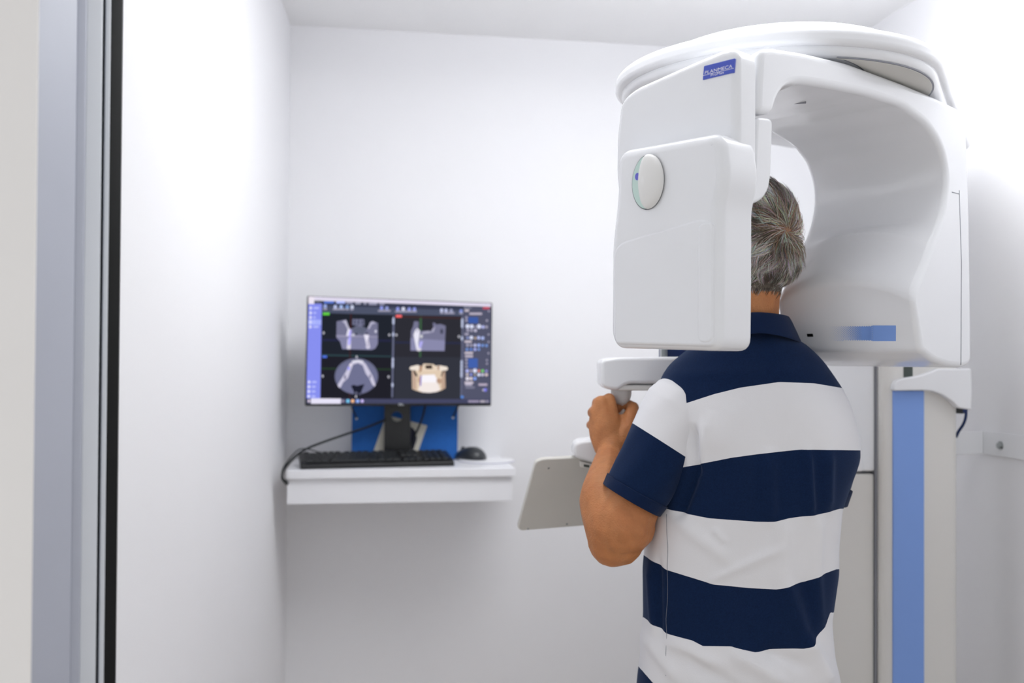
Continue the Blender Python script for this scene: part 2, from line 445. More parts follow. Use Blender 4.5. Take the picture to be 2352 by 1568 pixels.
# round window
kc = FC.px(1489, 418)
ko = FC.to(kc[0], kc[1], 0)
def ell(rx, ry, n=48): return [Vector((kc[0] + rx * math.cos(2 * math.pi * k / n), kc[1] + ry * math.sin(2 * math.pi * k / n))) for k in range(n)]
rx, ry = abs(FC.px(1525, 418)[0] - FC.px(1452, 418)[0]) / 2, abs(FC.px(1489, 355)[1] - FC.px(1489, 482)[1]) / 2
prism('window_rim', FC, ell(rx, ry), -.01, .0022, 0, .001, 'seam_dark', cas, seg=3)
prism('window_glass', FC, ell(rx * .96, ry * .97), -.01, .0028, 0, .0006, 'glass_green_reflection', cas, seg=3)
n = 40; V = []; F = []
for j in range(9):
    f = math.sin(math.pi / 2 * (1 - j / 8)); h = .0135 * math.sin(math.pi / 2 * j / 8) ** .8
    for k in range(n):
        a = 2 * math.pi * k / n
        u = math.cos(a); shift = rx * .5 * (1 if u < 0 else .0) * abs(u)
        V.append(FC.to(kc[0] + f * (rx * .98 * u + shift) + rx * .06, kc[1] + f * ry * .99 * math.sin(a), .0026 + h))
for j in range(8):
    for k in range(n): F.append((j * n + k, j * n + (k + 1) % n, (j + 1) * n + (k + 1) % n, (j + 1) * n + k))
F.append(tuple(range(8 * n, 9 * n)))
mesh_obj('window_dome', V, F, 'knob_white', cas, wn=False)
q = FC.px(1467, 406)
prism('window_mark', FC, [Vector((q[0] + .0045 * math.cos(a), q[1] + .0055 * math.sin(a))) for a in np.linspace(0, 2 * math.pi, 16, False)], .0, .0034, 0, 0, 'violet', cas)
# badge with the maker's lettering
bq = [(1615, 184), (1686, 167), (1689, 134), (1618, 152)]
bc = [FF.px(*q) for q in bq]
badge = prism('badge', FF, round_poly(bc, .001, 2), -.002, .0014, 0, .0006, 'badge_blue', cover, seg=2)
def bpt(u, v, off=.0017):
    c = [FF.to(q[0], q[1], off) for q in bc]
    return (c[0] * (1 - u) + c[1] * u) * (1 - v) + (c[3] * (1 - u) + c[2] * u) * v
def bquad(u0, v0, u1, v1): return [bpt(u0, v0), bpt(u1, v0), bpt(u1, v1), bpt(u0, v1)]
text_quad('lettering', 'PLANMECA', bquad(.06, .36, .95, .60), 'badge_white', badge)
text_quad('lettering', 'ProMax', bquad(.27, .10, .70, .28), 'badge_white', badge)
mesh_obj('rule_line', bquad(.0, .285, 1., .315), [(0, 1, 2, 3)], 'badge_white', badge, smooth=False)

# --- canopy over the arm
zc = CAM.z + (812 - 86) / FPX * 1.58
CC = Vector((.492, 1.885)); CR = .298
cb = P(2105, 300, 2.42); CB = Vector((cb.x, cb.y)); BR = .12
def hull(c0, r0, c1, r1, n=96):
    pts = [c0 + Vector((math.cos(a), math.sin(a))) * r0 for a in np.linspace(0, 2 * math.pi, n, False)] + [c1 + Vector((math.cos(a), math.sin(a))) * r1 for a in np.linspace(0, 2 * math.pi, 40, False)]
    pts = sorted(pts, key=lambda p: (p.x, p.y))
    def half(ps):
        h = []
        for p in ps:
            while len(h) > 1 and (h[-1] - h[-2]).cross(p - h[-1]) <= 0: h.pop()
            h.append(p)
        return h[:-1]
    return half(pts) + half(pts[::-1])
can = prism('canopy', XY, hull(CC, CR, CB, BR), zc, zc + .032, .010, .016, 'machine', MC, seg=6)
prism('canopy_crown', XY, hull(CC + Vector((.015, .03)), CR - .06, CB, BR - .02), zc + .028, zc + .075, .0, .035, 'machine', can, seg=6)
prism('canopy_underside', XY, hull(CC, CR - .012, CB, BR - .02), zc + .006, zc - .016, .0, .014, 'machine', can, seg=5)
circ = lambda c, r, n=64: [Vector((c[0] + r * math.cos(2 * math.pi * k / n), c[1] + r * math.sin(2 * math.pi * k / n))) for k in range(n)]
# beige recess under the canopy's right side
arc = [CC + Vector((math.cos(a), math.sin(a))) * (CR - .022) for a in np.linspace(math.radians(-84), math.radians(50), 40)]
arc2 = [CC + Vector((math.cos(a), math.sin(a))) * (CR - .022 - .12 * min(1, (a + math.radians(82)) / math.radians(45))) for a in np.linspace(math.radians(50), math.radians(-80), 30)]
prism('canopy_recess', XY, arc + arc2, zc - .0155, zc - .0175, 0, .0008, 'machine_beige', can, seg=2)
prism('recess_edge', XY, [CC + (p - CC) * 1.012 for p in arc] + [CC + (p - CC) * .985 for p in arc2], zc - .0152, zc - .0166, 0, 0, 'seam_grey', can)
ztop = FS.to(0, zf(150, 1950)).z
prism('swivel_bearing', XY, circ(CC + Vector((.03, -.03)), .17), ztop - .035, zc - .005, .004, .0, 'machine', MC, seg=3)

# --- column
CY = 2.34
def pl(x, d): q = P(x, 1100, d); return (q.x, q.y)
ZT = zc - .01
col = plan('column', [pl(2014, CY + .05) + (.02,), pl(2018, CY + .012) + (.015,), pl(2048, CY) + (.01,), pl(2121, CY), pl(2196, CY + .004) + (.012,), pl(2194, CY + .16), pl(2014, CY + .20)], 0, ZT, 'machine_side', MC, r=.004)
zb = P(2085, 897, CY).z
FB2 = Frame((0, CY, 0), (1, 0, 0), (0, 0, 1), (0, -1, 0))
box('blue_stripe', FB2, P(2050, 1000, CY).x, .02, P(2121, 1000, CY).x, zb, -.004, .005, 'stripe_blue', col, r=.002)
FCp = Frame((0, CY - .012, 0), (1, 0, 0), (0, 0, 1), (0, -1, 0))
cp = FCp.pxs([(2050, 897), (2050, 884), (2056, 874), (2072, 868), (2110, 862), (2135, 853), (2150, 846), (2226, 846), (2228, 900), (2226, 941), (2196, 936), (2182, 921), (2160, 906), (2138, 898), (2118, 896)])
prism('column_cap', FCp, round_poly(cp, .004, 3), .012, -.12, .004, .004, 'machine', col, seg=4)
box('inner_post', FB2, P(2075, 850, CY).x, zb - .02, P(2096, 850, CY).x, zb + .12, .002, -.03, 'post_dark', col, r=.001)
# inner telescopic carriage left of the column
FI = Frame((0, CY + .03, 0), (1, 0, 0), (0, 0, 1), (0, -1, 0))
u0, u1 = FI.px(1892, 900)[0], FI.px(2010, 900)[0]
box('carriage_upper', FI, u0, FI.px(1950, 1082)[1], u1, ZT - .3, 0, -.12, 'machine', MC, r=.006)
box('carriage_lower', FI, u0, 0.0, u1, FI.px(1950, 1088)[1], -.004, -.12, 'machine_side', MC, r=.006)
box('carriage_gap_shade', FI, u0 + .02, .02, FI.px(2017, 900)[0], ZT - .32, -.025, -.11, 'seam_grey', MC, r=.001)  # grey filler painted as the shade between carriage and column
box('carriage_seam_shade', FI, FI.px(2010, 900)[0], .0, FI.px(2014, 900)[0], ZT - .3, .0, -.05, 'seam_grey', MC, r=.0005)  # grey strip standing in for the shaded line at the column's edge
FI2 = Frame((0, CY - .01, 0), (1, 0, 0), (0, 0, 1), (0, -1, 0))
prism('support_bracket', FI2, round_poly(FI2.pxs([(1900, 1083), (1984, 1083), (1979, 1003), (1972, 997), (1900, 997)]), .006, 3), 0, -.05, .005, .002, 'machine', MC, seg=4)

# --- patient support: chin rest box with handles
HY = 2.10
FX = Frame((0, HY - .045, 0), (1, 0, 0), (0, 0, 1), (0, -1, 0))
cb_ = FX.pxs([(1380, 832), (1388, 824), (1420, 820), (1700, 818), (1700, 897), (1650, 897), (1640, 881), (1450, 881), (1438, 884), (1424, 893), (1416, 897), (1392, 893), (1381, 884)])
chin = prism('chin_rest_box', FX, round_poly(cb_, .008, 4), 0, -.12, .008, .02, 'machine', MC, seg=5)
prism('chin_rest_base', FX, round_poly(FX.pxs([(1406, 884), (1660, 884), (1660, 897), (1406, 897)]), .003, 3), -.006, -.112, .003, .003, 'machine_side', chin, seg=3)
def handle(px, d):
    b = P(px, 896, d); b2 = P(px, 1000, d)
    lathe('handle', b, (0, 0, -1), [(.0215, -.006), (.0215, .006), (.0205, .012), (.0165, .024), (.0155, .027), (.011, .03), (.0105, .04), (.0105, .085), (.0085, .09)], 'knob_white', chin)
    return b
H1 = handle(1427, HY + .0); H2 = handle(1560, HY + .03)
q = P(1532, 825, 2.06)
plan('steel_bracket', [(q.x - .0065, 2.095), (q.x + .0065, 2.095), (q.x + .0065, 2.115), (q.x - .0065, 2.115)], P(1530, 835, 2.1).z, P(1530, 800, 2.1).z, 'steel', chin, r=.001)
plan('chin_cushion', [(q.x - .004, 2.12), (q.x + .10, 2.12), (q.x + .10, 2.15), (q.x - .004, 2.15)], P(1530, 828, 2.1).z, P(1530, 790, 2.1).z, 'cable_blue', chin, r=.004)
# arm from the chin rest to the carriage
tube('support_arm', [P(1690, 858, HY + .02), P(1800, 900, 2.22), P(1900, 960, 2.34), P(1945, 1000, 2.40)], .034, 'machine', MC, n=16)
# --- tray panel with its grip
pc = [P(1192, 1216, 2.24), P(1350, 1203, 2.27), P(1352, 1049, 2.19), P(1232, 1056, 2.16)]
ex = (pc[1] - pc[0]).normalized(); ey = (pc[3] - pc[0]); nn = ex.cross(ey).normalized(); ey = nn.cross(ex)
FT = Frame(pc[0], ex, ey, nn)
tp = FT.pxs([(1189, 1212), (1196, 1219), (1425, 1201), (1425, 1046), (1246, 1055), (1230, 1062)])
panel = prism('tray_panel', FT, round_poly(tp, .006, 3), 0, -.012, .003, .003, 'machine_beige', MC, seg=3)
for x, y in ((1260, 1075), (1213, 1214), (1302, 1203)):
    q = FT.px(x, y); lathe('screw', FT.to(q[0], q[1], 0), nn, [(.0025, -.001), (.0025, .0006), (.0015, .001)], 'steel', panel, n=10)
FG = Frame((0, 2.14, 0), (1, 0, 0), (0, 0, 1), (0, -1, 0))
gp = FG.pxs([(1316, 1030), (1320, 1018), (1334, 1012), (1370, 1009), (1440, 1009), (1440, 1070), (1372, 1066), (1330, 1054), (1318, 1048)])
grip = prism('tray_grip', FG, round_poly(gp, .008, 4), 0, -.09, .008, .012, 'machine', MC, seg=4)
q0, q1 = FG.px(1333, 1077), FG.px(1362, 1062)
prism('port_plate', FG, [Vector(FG.px(*q)) for q in ((1333, 1060), (1362, 1066), (1362, 1078), (1334, 1073))], -.004, -.03, 0, 0, 'machine_beige', grip)
prism('port', FG, [Vector(FG.px(*q)) for q in ((1341, 1066), (1354, 1068.5), (1354, 1074), (1341, 1071.5))], -.002, -.01, 0, 0, 'post_dark', grip)
tube('tray_arm', [P(1400, 1040, 2.19), P(1560, 1045, 2.24), P(1750, 1060, 2.36), P(1930, 1060, 2.42)], .028, 'machine', MC, n=14)

# --- wall bracket and cable
wb = empty('wall_bracket', tuple(RW - RY * .05 + Vector((0, 0, P(2262, 1042, 2.5).z))), 'white steel wall bracket with bolt right of the blue-striped column', 'bracket')
zb0, zb1 = P(2262, 1042, 2.5).z, P(2262, 990, 2.5).z
e = RW - RX * .004; f0 = P(2192, 1016, 2.47)
plan('arm_plate', [(f0.x, f0.y), (e.x, e.y), (e.x, e.y + .006), (f0.x, f0.y + .006)], zb0, zb1, 'machine', wb, r=.0015)
e2 = e - RY * .32
plan('wall_flange', [(e.x, e.y), (e2.x, e2.y), (e2.x + .003, e2.y), (e.x + .003, e.y)], zb0, zb1, 'machine', wb, r=.001)
bp = hit(2298, 1023, e, RX)
bolt = lathe('bolt', bp, -RX, [(.011, 0), (.011, .0015), (.0075, .0016), (.0075, .007), (.006, .008)], 'steel', wb, n=12)
cbl = empty('network_cable', tuple(P(2200, 1000, 2.44)), 'blue cable with black plug hanging below the column cap', 'cable')
q = Frame((0, 2.40, 0), (1, 0, 0), (0, 0, 1), (0, -1, 0))
prism('plug', q, [Vector(q.px(*c)) for c in ((2194, 934), (2212, 935), (2212, 950), (2194, 949))], 0, -.014, .0015, .0015, 'plastic_black', cbl, seg=2)
prism('plug_boot', q, [Vector(q.px(*c)) for c in ((2211, 934), (2224, 932), (2224, 944), (2214, 950))], -.002, -.012, .001, .001, 'cable_blue', cbl, seg=2)
tube('cord', [P(2219, 938, 2.405), P(2218, 958, 2.405), P(2212, 975, 2.41), P(2202, 990, 2.42), P(2196, 1003, 2.43)], .0036, 'cable_blue', cbl)

# ================================================================== SHELF CORNER
S0 = P(657, 1080, 2.74)                                   # top front left corner of the shelf
ZS = S0.z
SX = (P(1184, 1070, 2.83) - S0); SX.z = 0; SL = SX.length; SX.normalize(); SY = Vector((-SX.y, SX.x, 0))
FSh = Frame((S0.x, S0.y, ZS), SX, SY, Z)
SD = (CORN - Vector((S0.x, S0.y, 0))).dot(RY) - .003
shelf = empty('wall_shelf', tuple(FSh.to(SL / 2, 0, -.1)), 'white wall shelf with apron under the monitor and keyboard', 'shelf')
def shelf_depth(u): # to the wall
    p = FSh.to(u, 0); return (CORN - Vector((p.x, p.y, 0))).dot(RY) / SY.dot(RY) - .002
prism('shelf_board', FSh, round_poly([(0, 0), (SL, 0), (SL, shelf_depth(SL)), (0, shelf_depth(0))], .002, 2), -.024, 0, .002, .002, 'shelf_white', shelf, seg=3)
hh = (1163 - 1104) / FPX * 2.75
prism('apron', FSh, round_poly([(.002, .012), (SL - .008, .012), (SL - .008, .03), (.002, .03)], .001, 2), -.024 - hh, -.0242, .0015, 0, 'shelf_white', shelf, seg=2)
prism('back_batten', FSh, [(0.02, shelf_depth(.02) - .02), (SL - .06, shelf_depth(SL - .06) - .02), (SL - .06, shelf_depth(SL - .06)), (.02, shelf_depth(.02))], -.07, -.0242, 0, 0, 'shelf_white', shelf)
def on_shelf(px, py):  q = hit(px, py, FSh.o, Z); return q

# --- monitor
m_bl, m_br, m_tl = P(701.5, 932, 2.83), P(1128, 932, 3.00), P(707, 679, 2.835)
mex = (m_br - m_bl); MWd = mex.length; mex.normalize(); mn = mex.cross(m_tl - m_bl).normalized(); mey = mn.cross(mex)
FM = Frame(m_bl, mex, mey, mn)                            # normal toward the viewer
MH = FM.px(707, 679)[1]; MH2 = FM.px(1129, 695)[1]
mh = (MH + MH2) / 2
mon = empty('computer_monitor', tuple(on_shelf(912, 1045)), 'black flat monitor showing dental jaw scans on the shelf', 'monitor')
mq = [(0, 0), (MWd, 0), (MWd, MH2), (FM.px(707, 679)[0] * .5, MH)]
hous = prism('housing', FM, round_poly(mq, .003, 3), 0, -.022, .0015, .006, 'plastic_black', mon, seg=3)
prism('back_bulge', FM, round_poly(rect(MWd * .2, .03, MWd * .8, mh * .7), .02, 4), -.02, -.045, 0, .01, 'plastic_black', hous, seg=3)
text_quad('maker_mark', 'DELL', [FM.to(*FM.px(*q), .0006) for q in ((915.5, 931), (927, 931), (927, 926), (915.5, 926))], 'jamb_light', hous)
# display drawn as thin emissive cells, coordinates read off the photographed screen (5.004x crop at 690,660)
m = bpy.data.materials.new('display'); m.use_nodes = True; nt = m.node_tree; nt.nodes.clear()
at = nt.nodes.new('ShaderNodeVertexColor'); at.layer_name = 'col'
em = nt.nodes.new('ShaderNodeEmission'); em.inputs[1].default_value = 2 ** -.25
nt.links.new(at.outputs['Color'], em.inputs[0]); nt.links.new(em.outputs[0], nt.nodes.new('ShaderNodeOutputMaterial').inputs[0])
MATS['display'] = m
DV, DF, DC = [], [], []
LAY = [0]
def dpoly(pts, c, step=True):
    LAY[0] += 1
    off = .0004 + .000012 * LAY[0]
    i0 = len(DV)
    for x, y in pts:
        u = FM.px(690 + x / 5.004, 660 + y / 5.004); DV.append(FM.to(u[0], u[1], off))
    DF.append(tuple(range(i0, len(DV)))); DC.append(lin(c) + (1,))
def sk(x, y): return y + (x - 650) * (0.036 * max(0, 1 - (y - 130) / 1200))    # screen rows slope with the monitor's angle
def drect(x0, y0, x1, y1, c): dpoly([(x0, y1), (x1, y1), (x1, y0), (x0, y0)], c)
def dbar(x0, y0, x1, y1, c): dpoly([(x0, sk(x0, y1)), (x1, sk(x1, y1)), (x1, sk(x1, y0)), (x0, sk(x0, y0))], c)
def dell(cx, cy, rx, ry, c, n=20): dpoly([(cx + rx * math.cos(a), cy - ry * math.sin(a)) for a in np.linspace(0, 2 * math.pi, n, False)], c)
dpoly([(68, 1335), (2186, 1330), (2194, 182), (92, 100)], (40, 42, 52))
dpoly([(92, 148), (2192, 222), (2194, 184), (92, 102)], (226, 220, 240))          # title bar
dpoly([(150, 295), (1870, 330), (1878, 215), (152, 152)], (78, 84, 106))
dpoly([(150, 205), (1870, 262), (1878, 218), (152, 152)], (58, 62, 82))
dpoly([(68, 1275), (228, 1275), (246, 186), (92, 186)], (136, 144, 240))          # side bar
drect(92, 105, 158, 190, (240, 232, 244))
dpoly([(88, 430), (240, 430), (242, 372), (89, 366)], (168, 178, 252))
dpoly([(1850, 1290), (2184, 1290), (2192, 225), (1876, 216)], (84, 86, 108))      # right pane
dpoly([(68, 1335), (2186, 1330), (2186, 1282), (68, 1275)], (70, 72, 100))        # task bar
dpoly([(240, 775), (1045, 790), (1050, 322), (248, 292)], (34, 38, 48))           # four views
dpoly([(232, 1272), (1040, 1280), (1045, 792), (240, 776)], (33, 33, 42))
dpoly([(1085, 795), (1850, 800), (1868, 345), (1090, 325)], (46, 46, 54))
dpoly([(1080, 1280), (1845, 1282), (1850, 802), (1085, 797)], (52, 54, 64))
dpoly([(240, 785), (1045, 800), (1046, 786), (240, 768)], (48, 72, 78))
dpoly([(238, 940), (1042, 950), (1042, 934), (238, 922)], (42, 62, 44))
dpoly([(240, 615), (1045, 622), (1045, 602), (240, 592)], (40, 42, 72))
dpoly([(1085, 640), (1850, 648), (1850, 630), (1085, 622)], (44, 48, 76))
dpoly([(568, 480), (588, 480), (590, 300), (572, 300)], (62, 36, 40))
dpoly([(556, 1270), (572, 1270), (580, 700), (562, 700)], (58, 38, 42))
dpoly([(1364, 800), (1388, 800), (1396, 325), (1370, 325)], (60, 92, 66))
dpoly([(1085, 345), (1868, 362), (1868, 344), (1085, 322)], (66, 46, 48))
for x0, x1, ys in ((1055, 1080, (370, 400, 540, 830, 870, 900, 1120)), (1848, 1868, (380, 410, 440, 585, 860, 900, 940, 980, 1010))):
    dpoly([(x0 - 10, 1262), (x1 - 16, 1262), (x1 + 2, 330), (x0 + 6, 330)], (104, 108, 134))
    for y in ys: dell((x0 + x1) / 2 - (y - 330) / 930 * 14 + 2, y, 13, 26, (186, 194, 222))
dell(1858, 1258, 18, 16, (90, 140, 220))
# title row and tool bars
for x0, x1, y, c in ((270, 385, 170, (90, 122, 214)), (412, 512, 172, (176, 190, 255)), (525, 605, 178, (150, 150, 176)), (628, 695, 182, (160, 160, 182)), (725, 760, 184, (150, 150, 172)), (785, 882, 188, (158, 158, 182)), (905, 968, 192, (142, 142, 166)), (175, 230, 162, (110, 112, 126))):
    drect(x0, y - 13, x1, y + 13, c)
for x, y, c in ((285, 215, (160, 176, 232)), (400, 222, (190, 200, 240)), (468, 222, (170, 194, 244)), (538, 224, (130, 160, 216)), (594, 224, (205, 212, 236)), (932, 236, (150, 160, 236)), (994, 238, (150, 160, 220)), (1118, 246, (150, 160, 236)), (1182, 246, (224, 226, 246)), (1250, 250, (150, 160, 236)), (1310, 250, (150, 160, 236)), (1622, 262, (196, 202, 236)), (1672, 264, (190, 196, 232)), (1732, 268, (160, 164, 196)), (1846, 272, (140, 156, 222))):
    dell(x, y, 19, 21, c)
for x0, x1, y in ((262, 305, 248), (372, 512, 250), (520, 555, 252), (572, 610, 252), (892, 1035, 268), (1088, 1335, 276), (1604, 1640, 292), (1650, 1770, 294), (1826, 1866, 296)):
    drect(x0, y - 9, x1, y + 9, (166, 164, 186))
drect(258, 288, 334, 318, (100, 208, 70)); drect(1096, 316, 1164, 344, (255, 108, 108)); drect(252, 782, 304, 808, (82, 116, 226))
# side bar icons
for i, y in enumerate((236, 292, 344, 398, 452, 1086, 1140, 1194, 1250)):
    x = 118 - (y - 236) * .022; dell(x, y, 15, 17, (226, 226, 255)); w = (60, 30, 24, 16, 62, 52, 42, 40, 40)[i]
    drect(x + 34, y - 10, x + 34 + w, y + 10, (186, 192, 255))
# view 1: coronal slice
g1, g2, g3 = (118, 118, 146), (132, 132, 164), (208, 206, 226)
dpoly([(415, 390), (500, 372), (528, 372), (560, 470), (600, 470), (640, 440), (700, 430), (735, 470), (780, 470), (800, 395), (830, 385), (890, 410), (888, 650), (860, 700), (820, 718), (480, 708), (455, 620), (412, 575)], g1)
dpoly([(455, 620), (412, 575), (888, 590), (888, 650), (860, 700), (820, 718), (480, 708)], g2)
dpoly([(412, 545), (888, 560), (888, 580), (412, 572)], (150, 148, 176))
for x in (622, 664, 710): dpoly([(x - 26, 430), (x + 24, 435), (x + 22, 368), (x - 24, 360)], (116, 118, 146)); dell(x + 2, 398, 9, 26, (70, 72, 94))
dpoly([(478, 392), (525, 372), (540, 420), (566, 475), (540, 480), (505, 410)], (186, 184, 206))
dpoly([(802, 400), (836, 392), (870, 408), (820, 425), (790, 480), (770, 470)], (178, 176, 200))
dpoly([(600, 478), (640, 448), (735, 452), (765, 490), (720, 540), (640, 530), (605, 510)], (98, 102, 124))
dpoly([(525, 555), (545, 475), (575, 480), (560, 560)], (232, 230, 244)); dpoly([(548, 560), (565, 485), (585, 490), (580, 560)], (186, 178, 255))
dpoly([(530, 705), (578, 705), (580, 600), (540, 590)], (214, 210, 232)); dpoly([(546, 660), (570, 660), (584, 570), (552, 570)], (178, 174, 255)); dell(555, 688, 20, 24, (220, 216, 232))
dpoly([(728, 540), (788, 545), (780, 590), (798, 690), (765, 700), (745, 610)], (232, 228, 244)); dell(775, 680, 24, 24, (220, 216, 236)); dpoly([(765, 600), (775, 600), (782, 685), (770, 685)], (150, 142, 170))
dell(762, 526, 14, 9, (24, 26, 44)); dell(864, 504, 12, 17, (214, 214, 232)); dell(605, 545, 22, 14, (196, 196, 210)); dell(640, 535, 18, 10, (52, 54, 68))
for x, y in ((266, 522), (1020, 545), (255, 1018), (1012, 1026), (646, 798), (638, 1252), (1102, 546), (1820, 564)): dell(x, y, 11, 15, (206, 206, 218)); dell(x, y, 4, 7, (90, 90, 100))
# view 2: sagittal slice
dpoly([(1265, 725), (1655, 730), (1668, 440), (1610, 420), (1560, 425), (1540, 405), (1520, 405), (1525, 460), (1500, 495), (1380, 500), (1355, 470), (1358, 392), (1305, 388), (1292, 450), (1270, 500)], g1)
dpoly([(1265, 725), (1655, 730), (1660, 610), (1385, 590), (1265, 580)], (138, 138, 172))
dpoly([(1335, 725), (1298, 545), (1318, 490), (1345, 468), (1372, 500), (1365, 560), (1352, 640), (1362, 725)], (234, 232, 246))
dpoly([(1358, 720), (1385, 700), (1408, 620), (1375, 615), (1362, 650)], (178, 174, 240)); dell(1388, 562, 17, 19, (206, 208, 214)); dell(1360, 712, 28, 20, (222, 218, 232))
dpoly([(1390, 545), (1405, 510), (1470, 498), (1500, 515), (1520, 470), (1550, 450), (1530, 510), (1480, 525), (1420, 530)], (168, 166, 190)); dell(1622, 505, 18, 30, (70, 72, 92)); dell(1340, 500, 8, 12, (150, 148, 170))
# view 3: axial slice
dell(642, 1020, 250, 208, (104, 106, 134), 48); dell(642, 1030, 236, 188, (112, 114, 146), 48)
L = [(440, 1150), (425, 1120), (470, 1050), (520, 970), (560, 890), (600, 845), (660, 830), (715, 845), (750, 880), (790, 950), (830, 1020), (862, 1120), (850, 1140), (820, 1110), (790, 1040), (750, 990), (715, 895), (660, 868), (605, 885), (575, 960), (545, 1040), (490, 1090), (460, 1150)]
for i in range(11):
    a, b, c, d = L[i], L[i + 1], L[21 - i], L[22 - i]; dpoly([a, d, c, b], (204, 200, 222))
for i in range(6): dell(604 + i * 21, 852 - 6 * math.sin(i / 5 * math.pi), 12, 13, (228, 226, 240))
dell(512, 1030, 10, 28, (112, 110, 138)); dell(800, 1020, 9, 26, (118, 116, 144)); dell(576, 886, 14, 15, (236, 226, 240)); dell(553, 930, 15, 20, (170, 166, 252))
dpoly([(580, 1130), (610, 1190), (620, 1240), (690, 1240), (705, 1180), (735, 1110), (690, 1120), (650, 1130), (610, 1118)], (30, 32, 48)); dell(640, 1215, 14, 20, (96, 98, 122)); dell(680, 1222, 12, 16, (84, 86, 110))
# view 4: rendered jaw
bone, b2, b3, dk = (226, 204, 180), (240, 228, 216), (176, 140, 116), (50, 44, 46)
dpoly([(1282, 1165), (1330, 1185), (1400, 1205), (1480, 1210), (1560, 1200), (1620, 1180), (1665, 1155), (1660, 950), (1630, 900), (1290, 900), (1280, 960)], bone)
dpoly([(1252, 930), (1262, 910), (1340, 890), (1380, 900), (1370, 950), (1300, 950), (1258, 945)], b2); dpoly([(1565, 950), (1560, 900), (1600, 895), (1680, 910), (1694, 930), (1685, 950), (1640, 955)], b2)
dpoly([(1285, 1165), (1330, 1175), (1330, 1050), (1300, 960), (1284, 960)], (196, 168, 150)); dpoly([(1620, 1175), (1664, 1155), (1660, 960), (1640, 960), (1615, 1060)], (192, 164, 144))
dpoly([(1292, 950), (1312, 950), (1345, 1010), (1335, 1030), (1310, 1000)], dk); dpoly([(1610, 1020), (1630, 960), (1656, 950), (1640, 980), (1618, 1025)], dk)
dpoly([(1365, 900), (1400, 900), (1390, 960), (1365, 980)], b3); dpoly([(1570, 905), (1600, 900), (1590, 950), (1575, 950)], b3)
dpoly([(1405, 880), (1425, 875), (1520, 880), (1560, 905), (1560, 960), (1400, 960)], (232, 212, 190)); dpoly([(1430, 895), (1510, 890), (1515, 935), (1440, 935)], (70, 58, 54))
dell(1590, 1075, 28, 32, (186, 152, 130)); dell(1365, 1060, 22, 34, (202, 172, 146))
dpoly([(1390, 1090), (1385, 1040), (1400, 1005), (1540, 1000), (1565, 1050), (1560, 1090)], (250, 246, 252)); dpoly([(1350, 1180), (1380, 1090), (1575, 1090), (1605, 1175), (1560, 1200), (1480, 1210), (1410, 1205)], (244, 234, 230))
dpoly([(1370, 1130), (1385, 1130), (1390, 1010), (1378, 1010)], (112, 96, 200))
# right pane
W1, W2, BL = (226, 230, 255), (172, 168, 190), (74, 100, 190)
drect(1925, 340, 2040, 412, (62, 92, 166)); drect(1925, 815, 2035, 925, (68, 98, 174))
for x0, x1, y, c in ((1885, 1935, 265, (206, 196, 206)), (1940, 2085, 302, (190, 182, 200)), (2095, 2172, 237, (206, 84, 104)), (1875, 1965, 232, (122, 124, 144)), (1885, 1930, 536, W2), (1885, 1965, 622, (206, 196, 208)), (1885, 1980, 752, (206, 196, 208)), (1890, 1980, 790, (196, 188, 204)), (1885, 1985, 1092, (206, 196, 208)), (1890, 1970, 1114, (190, 184, 204)), (1895, 2000, 1148, (126, 126, 148)), (2045, 2145, 1116, (190, 178, 198)), (1925, 2050, 1308, (160, 150, 176)), (2062, 2120, 1308, (186, 178, 190)), (2130, 2160, 1308, (160, 154, 176))):
    drect(x0, y - 12, x1, y + 12, c)
for x, y, r, c in ((1918, 446, 22, W1), (1966, 448, 22, W1), (2008, 452, 10, W2), (2050, 448, 24, W1), (2096, 454, 17, (190, 196, 250)), (2136, 454, 15, W2), (1922, 492, 17, W2), (1964, 494, 15, W2), (2008, 494, 17, (200, 196, 220)), (1920, 578, 13, (150, 164, 220)), (1962, 576, 20, W1), (2008, 582, 12, (200, 176, 150)), (2046, 578, 18, (190, 200, 250)), (2092, 582, 18, (180, 196, 250)),
                   (1918, 662, 16, W2), (1960, 664, 14, W2), (2004, 664, 17, (196, 200, 240)), (2048, 664, 18, (156, 180, 250)), (2092, 666, 15, (120, 156, 226)), (2136, 668, 15, (120, 156, 226)), (1912, 712, 15, (120, 156, 226)), (1958, 712, 14, (100, 140, 226)), (2004, 712, 16, (176, 184, 250)), (2048, 712, 14, (130, 160, 226)),
                   (1915, 958, 19, (186, 192, 250)), (1958, 958, 14, (180, 170, 190)), (2003, 956, 23, W1), (2048, 958, 14, (232, 140, 120)), (2090, 958, 16, (130, 216, 120)), (2134, 960, 15, (150, 146, 214)), (1914, 1000, 16, (206, 196, 200)), (1958, 1000, 15, (140, 150, 226)), (2003, 1002, 13, (166, 160, 150)), (2048, 1002, 18, W1), (2090, 1002, 16, (214, 210, 232)), (2134, 1002, 17, (226, 206, 206)), (1916, 1046, 20, (232, 226, 240)), (1958, 1046, 17, (232, 220, 226)), (2002, 1046, 18, (140, 170, 250)), (2122, 1176, 18, (130, 130, 240)), (2098, 1178, 12, (190, 186, 206)),
                   (1905, 345, 13, W2), (1905, 380, 13, W2), (1905, 830, 13, W2), (1905, 870, 12, W2), (1905, 910, 12, W2), (2140, 380, 12, W2), (2140, 835, 10, W2), (2140, 875, 10, W2), (2162, 272, 10, W2), (2160, 540, 10, W2), (2160, 626, 10, W2), (2158, 756, 10, W2)):
    dell(x, y, r, r + 1, c, 12)
dpoly([(118, 1335), (462, 1335), (465, 1276), (120, 1272)], (232, 228, 248))
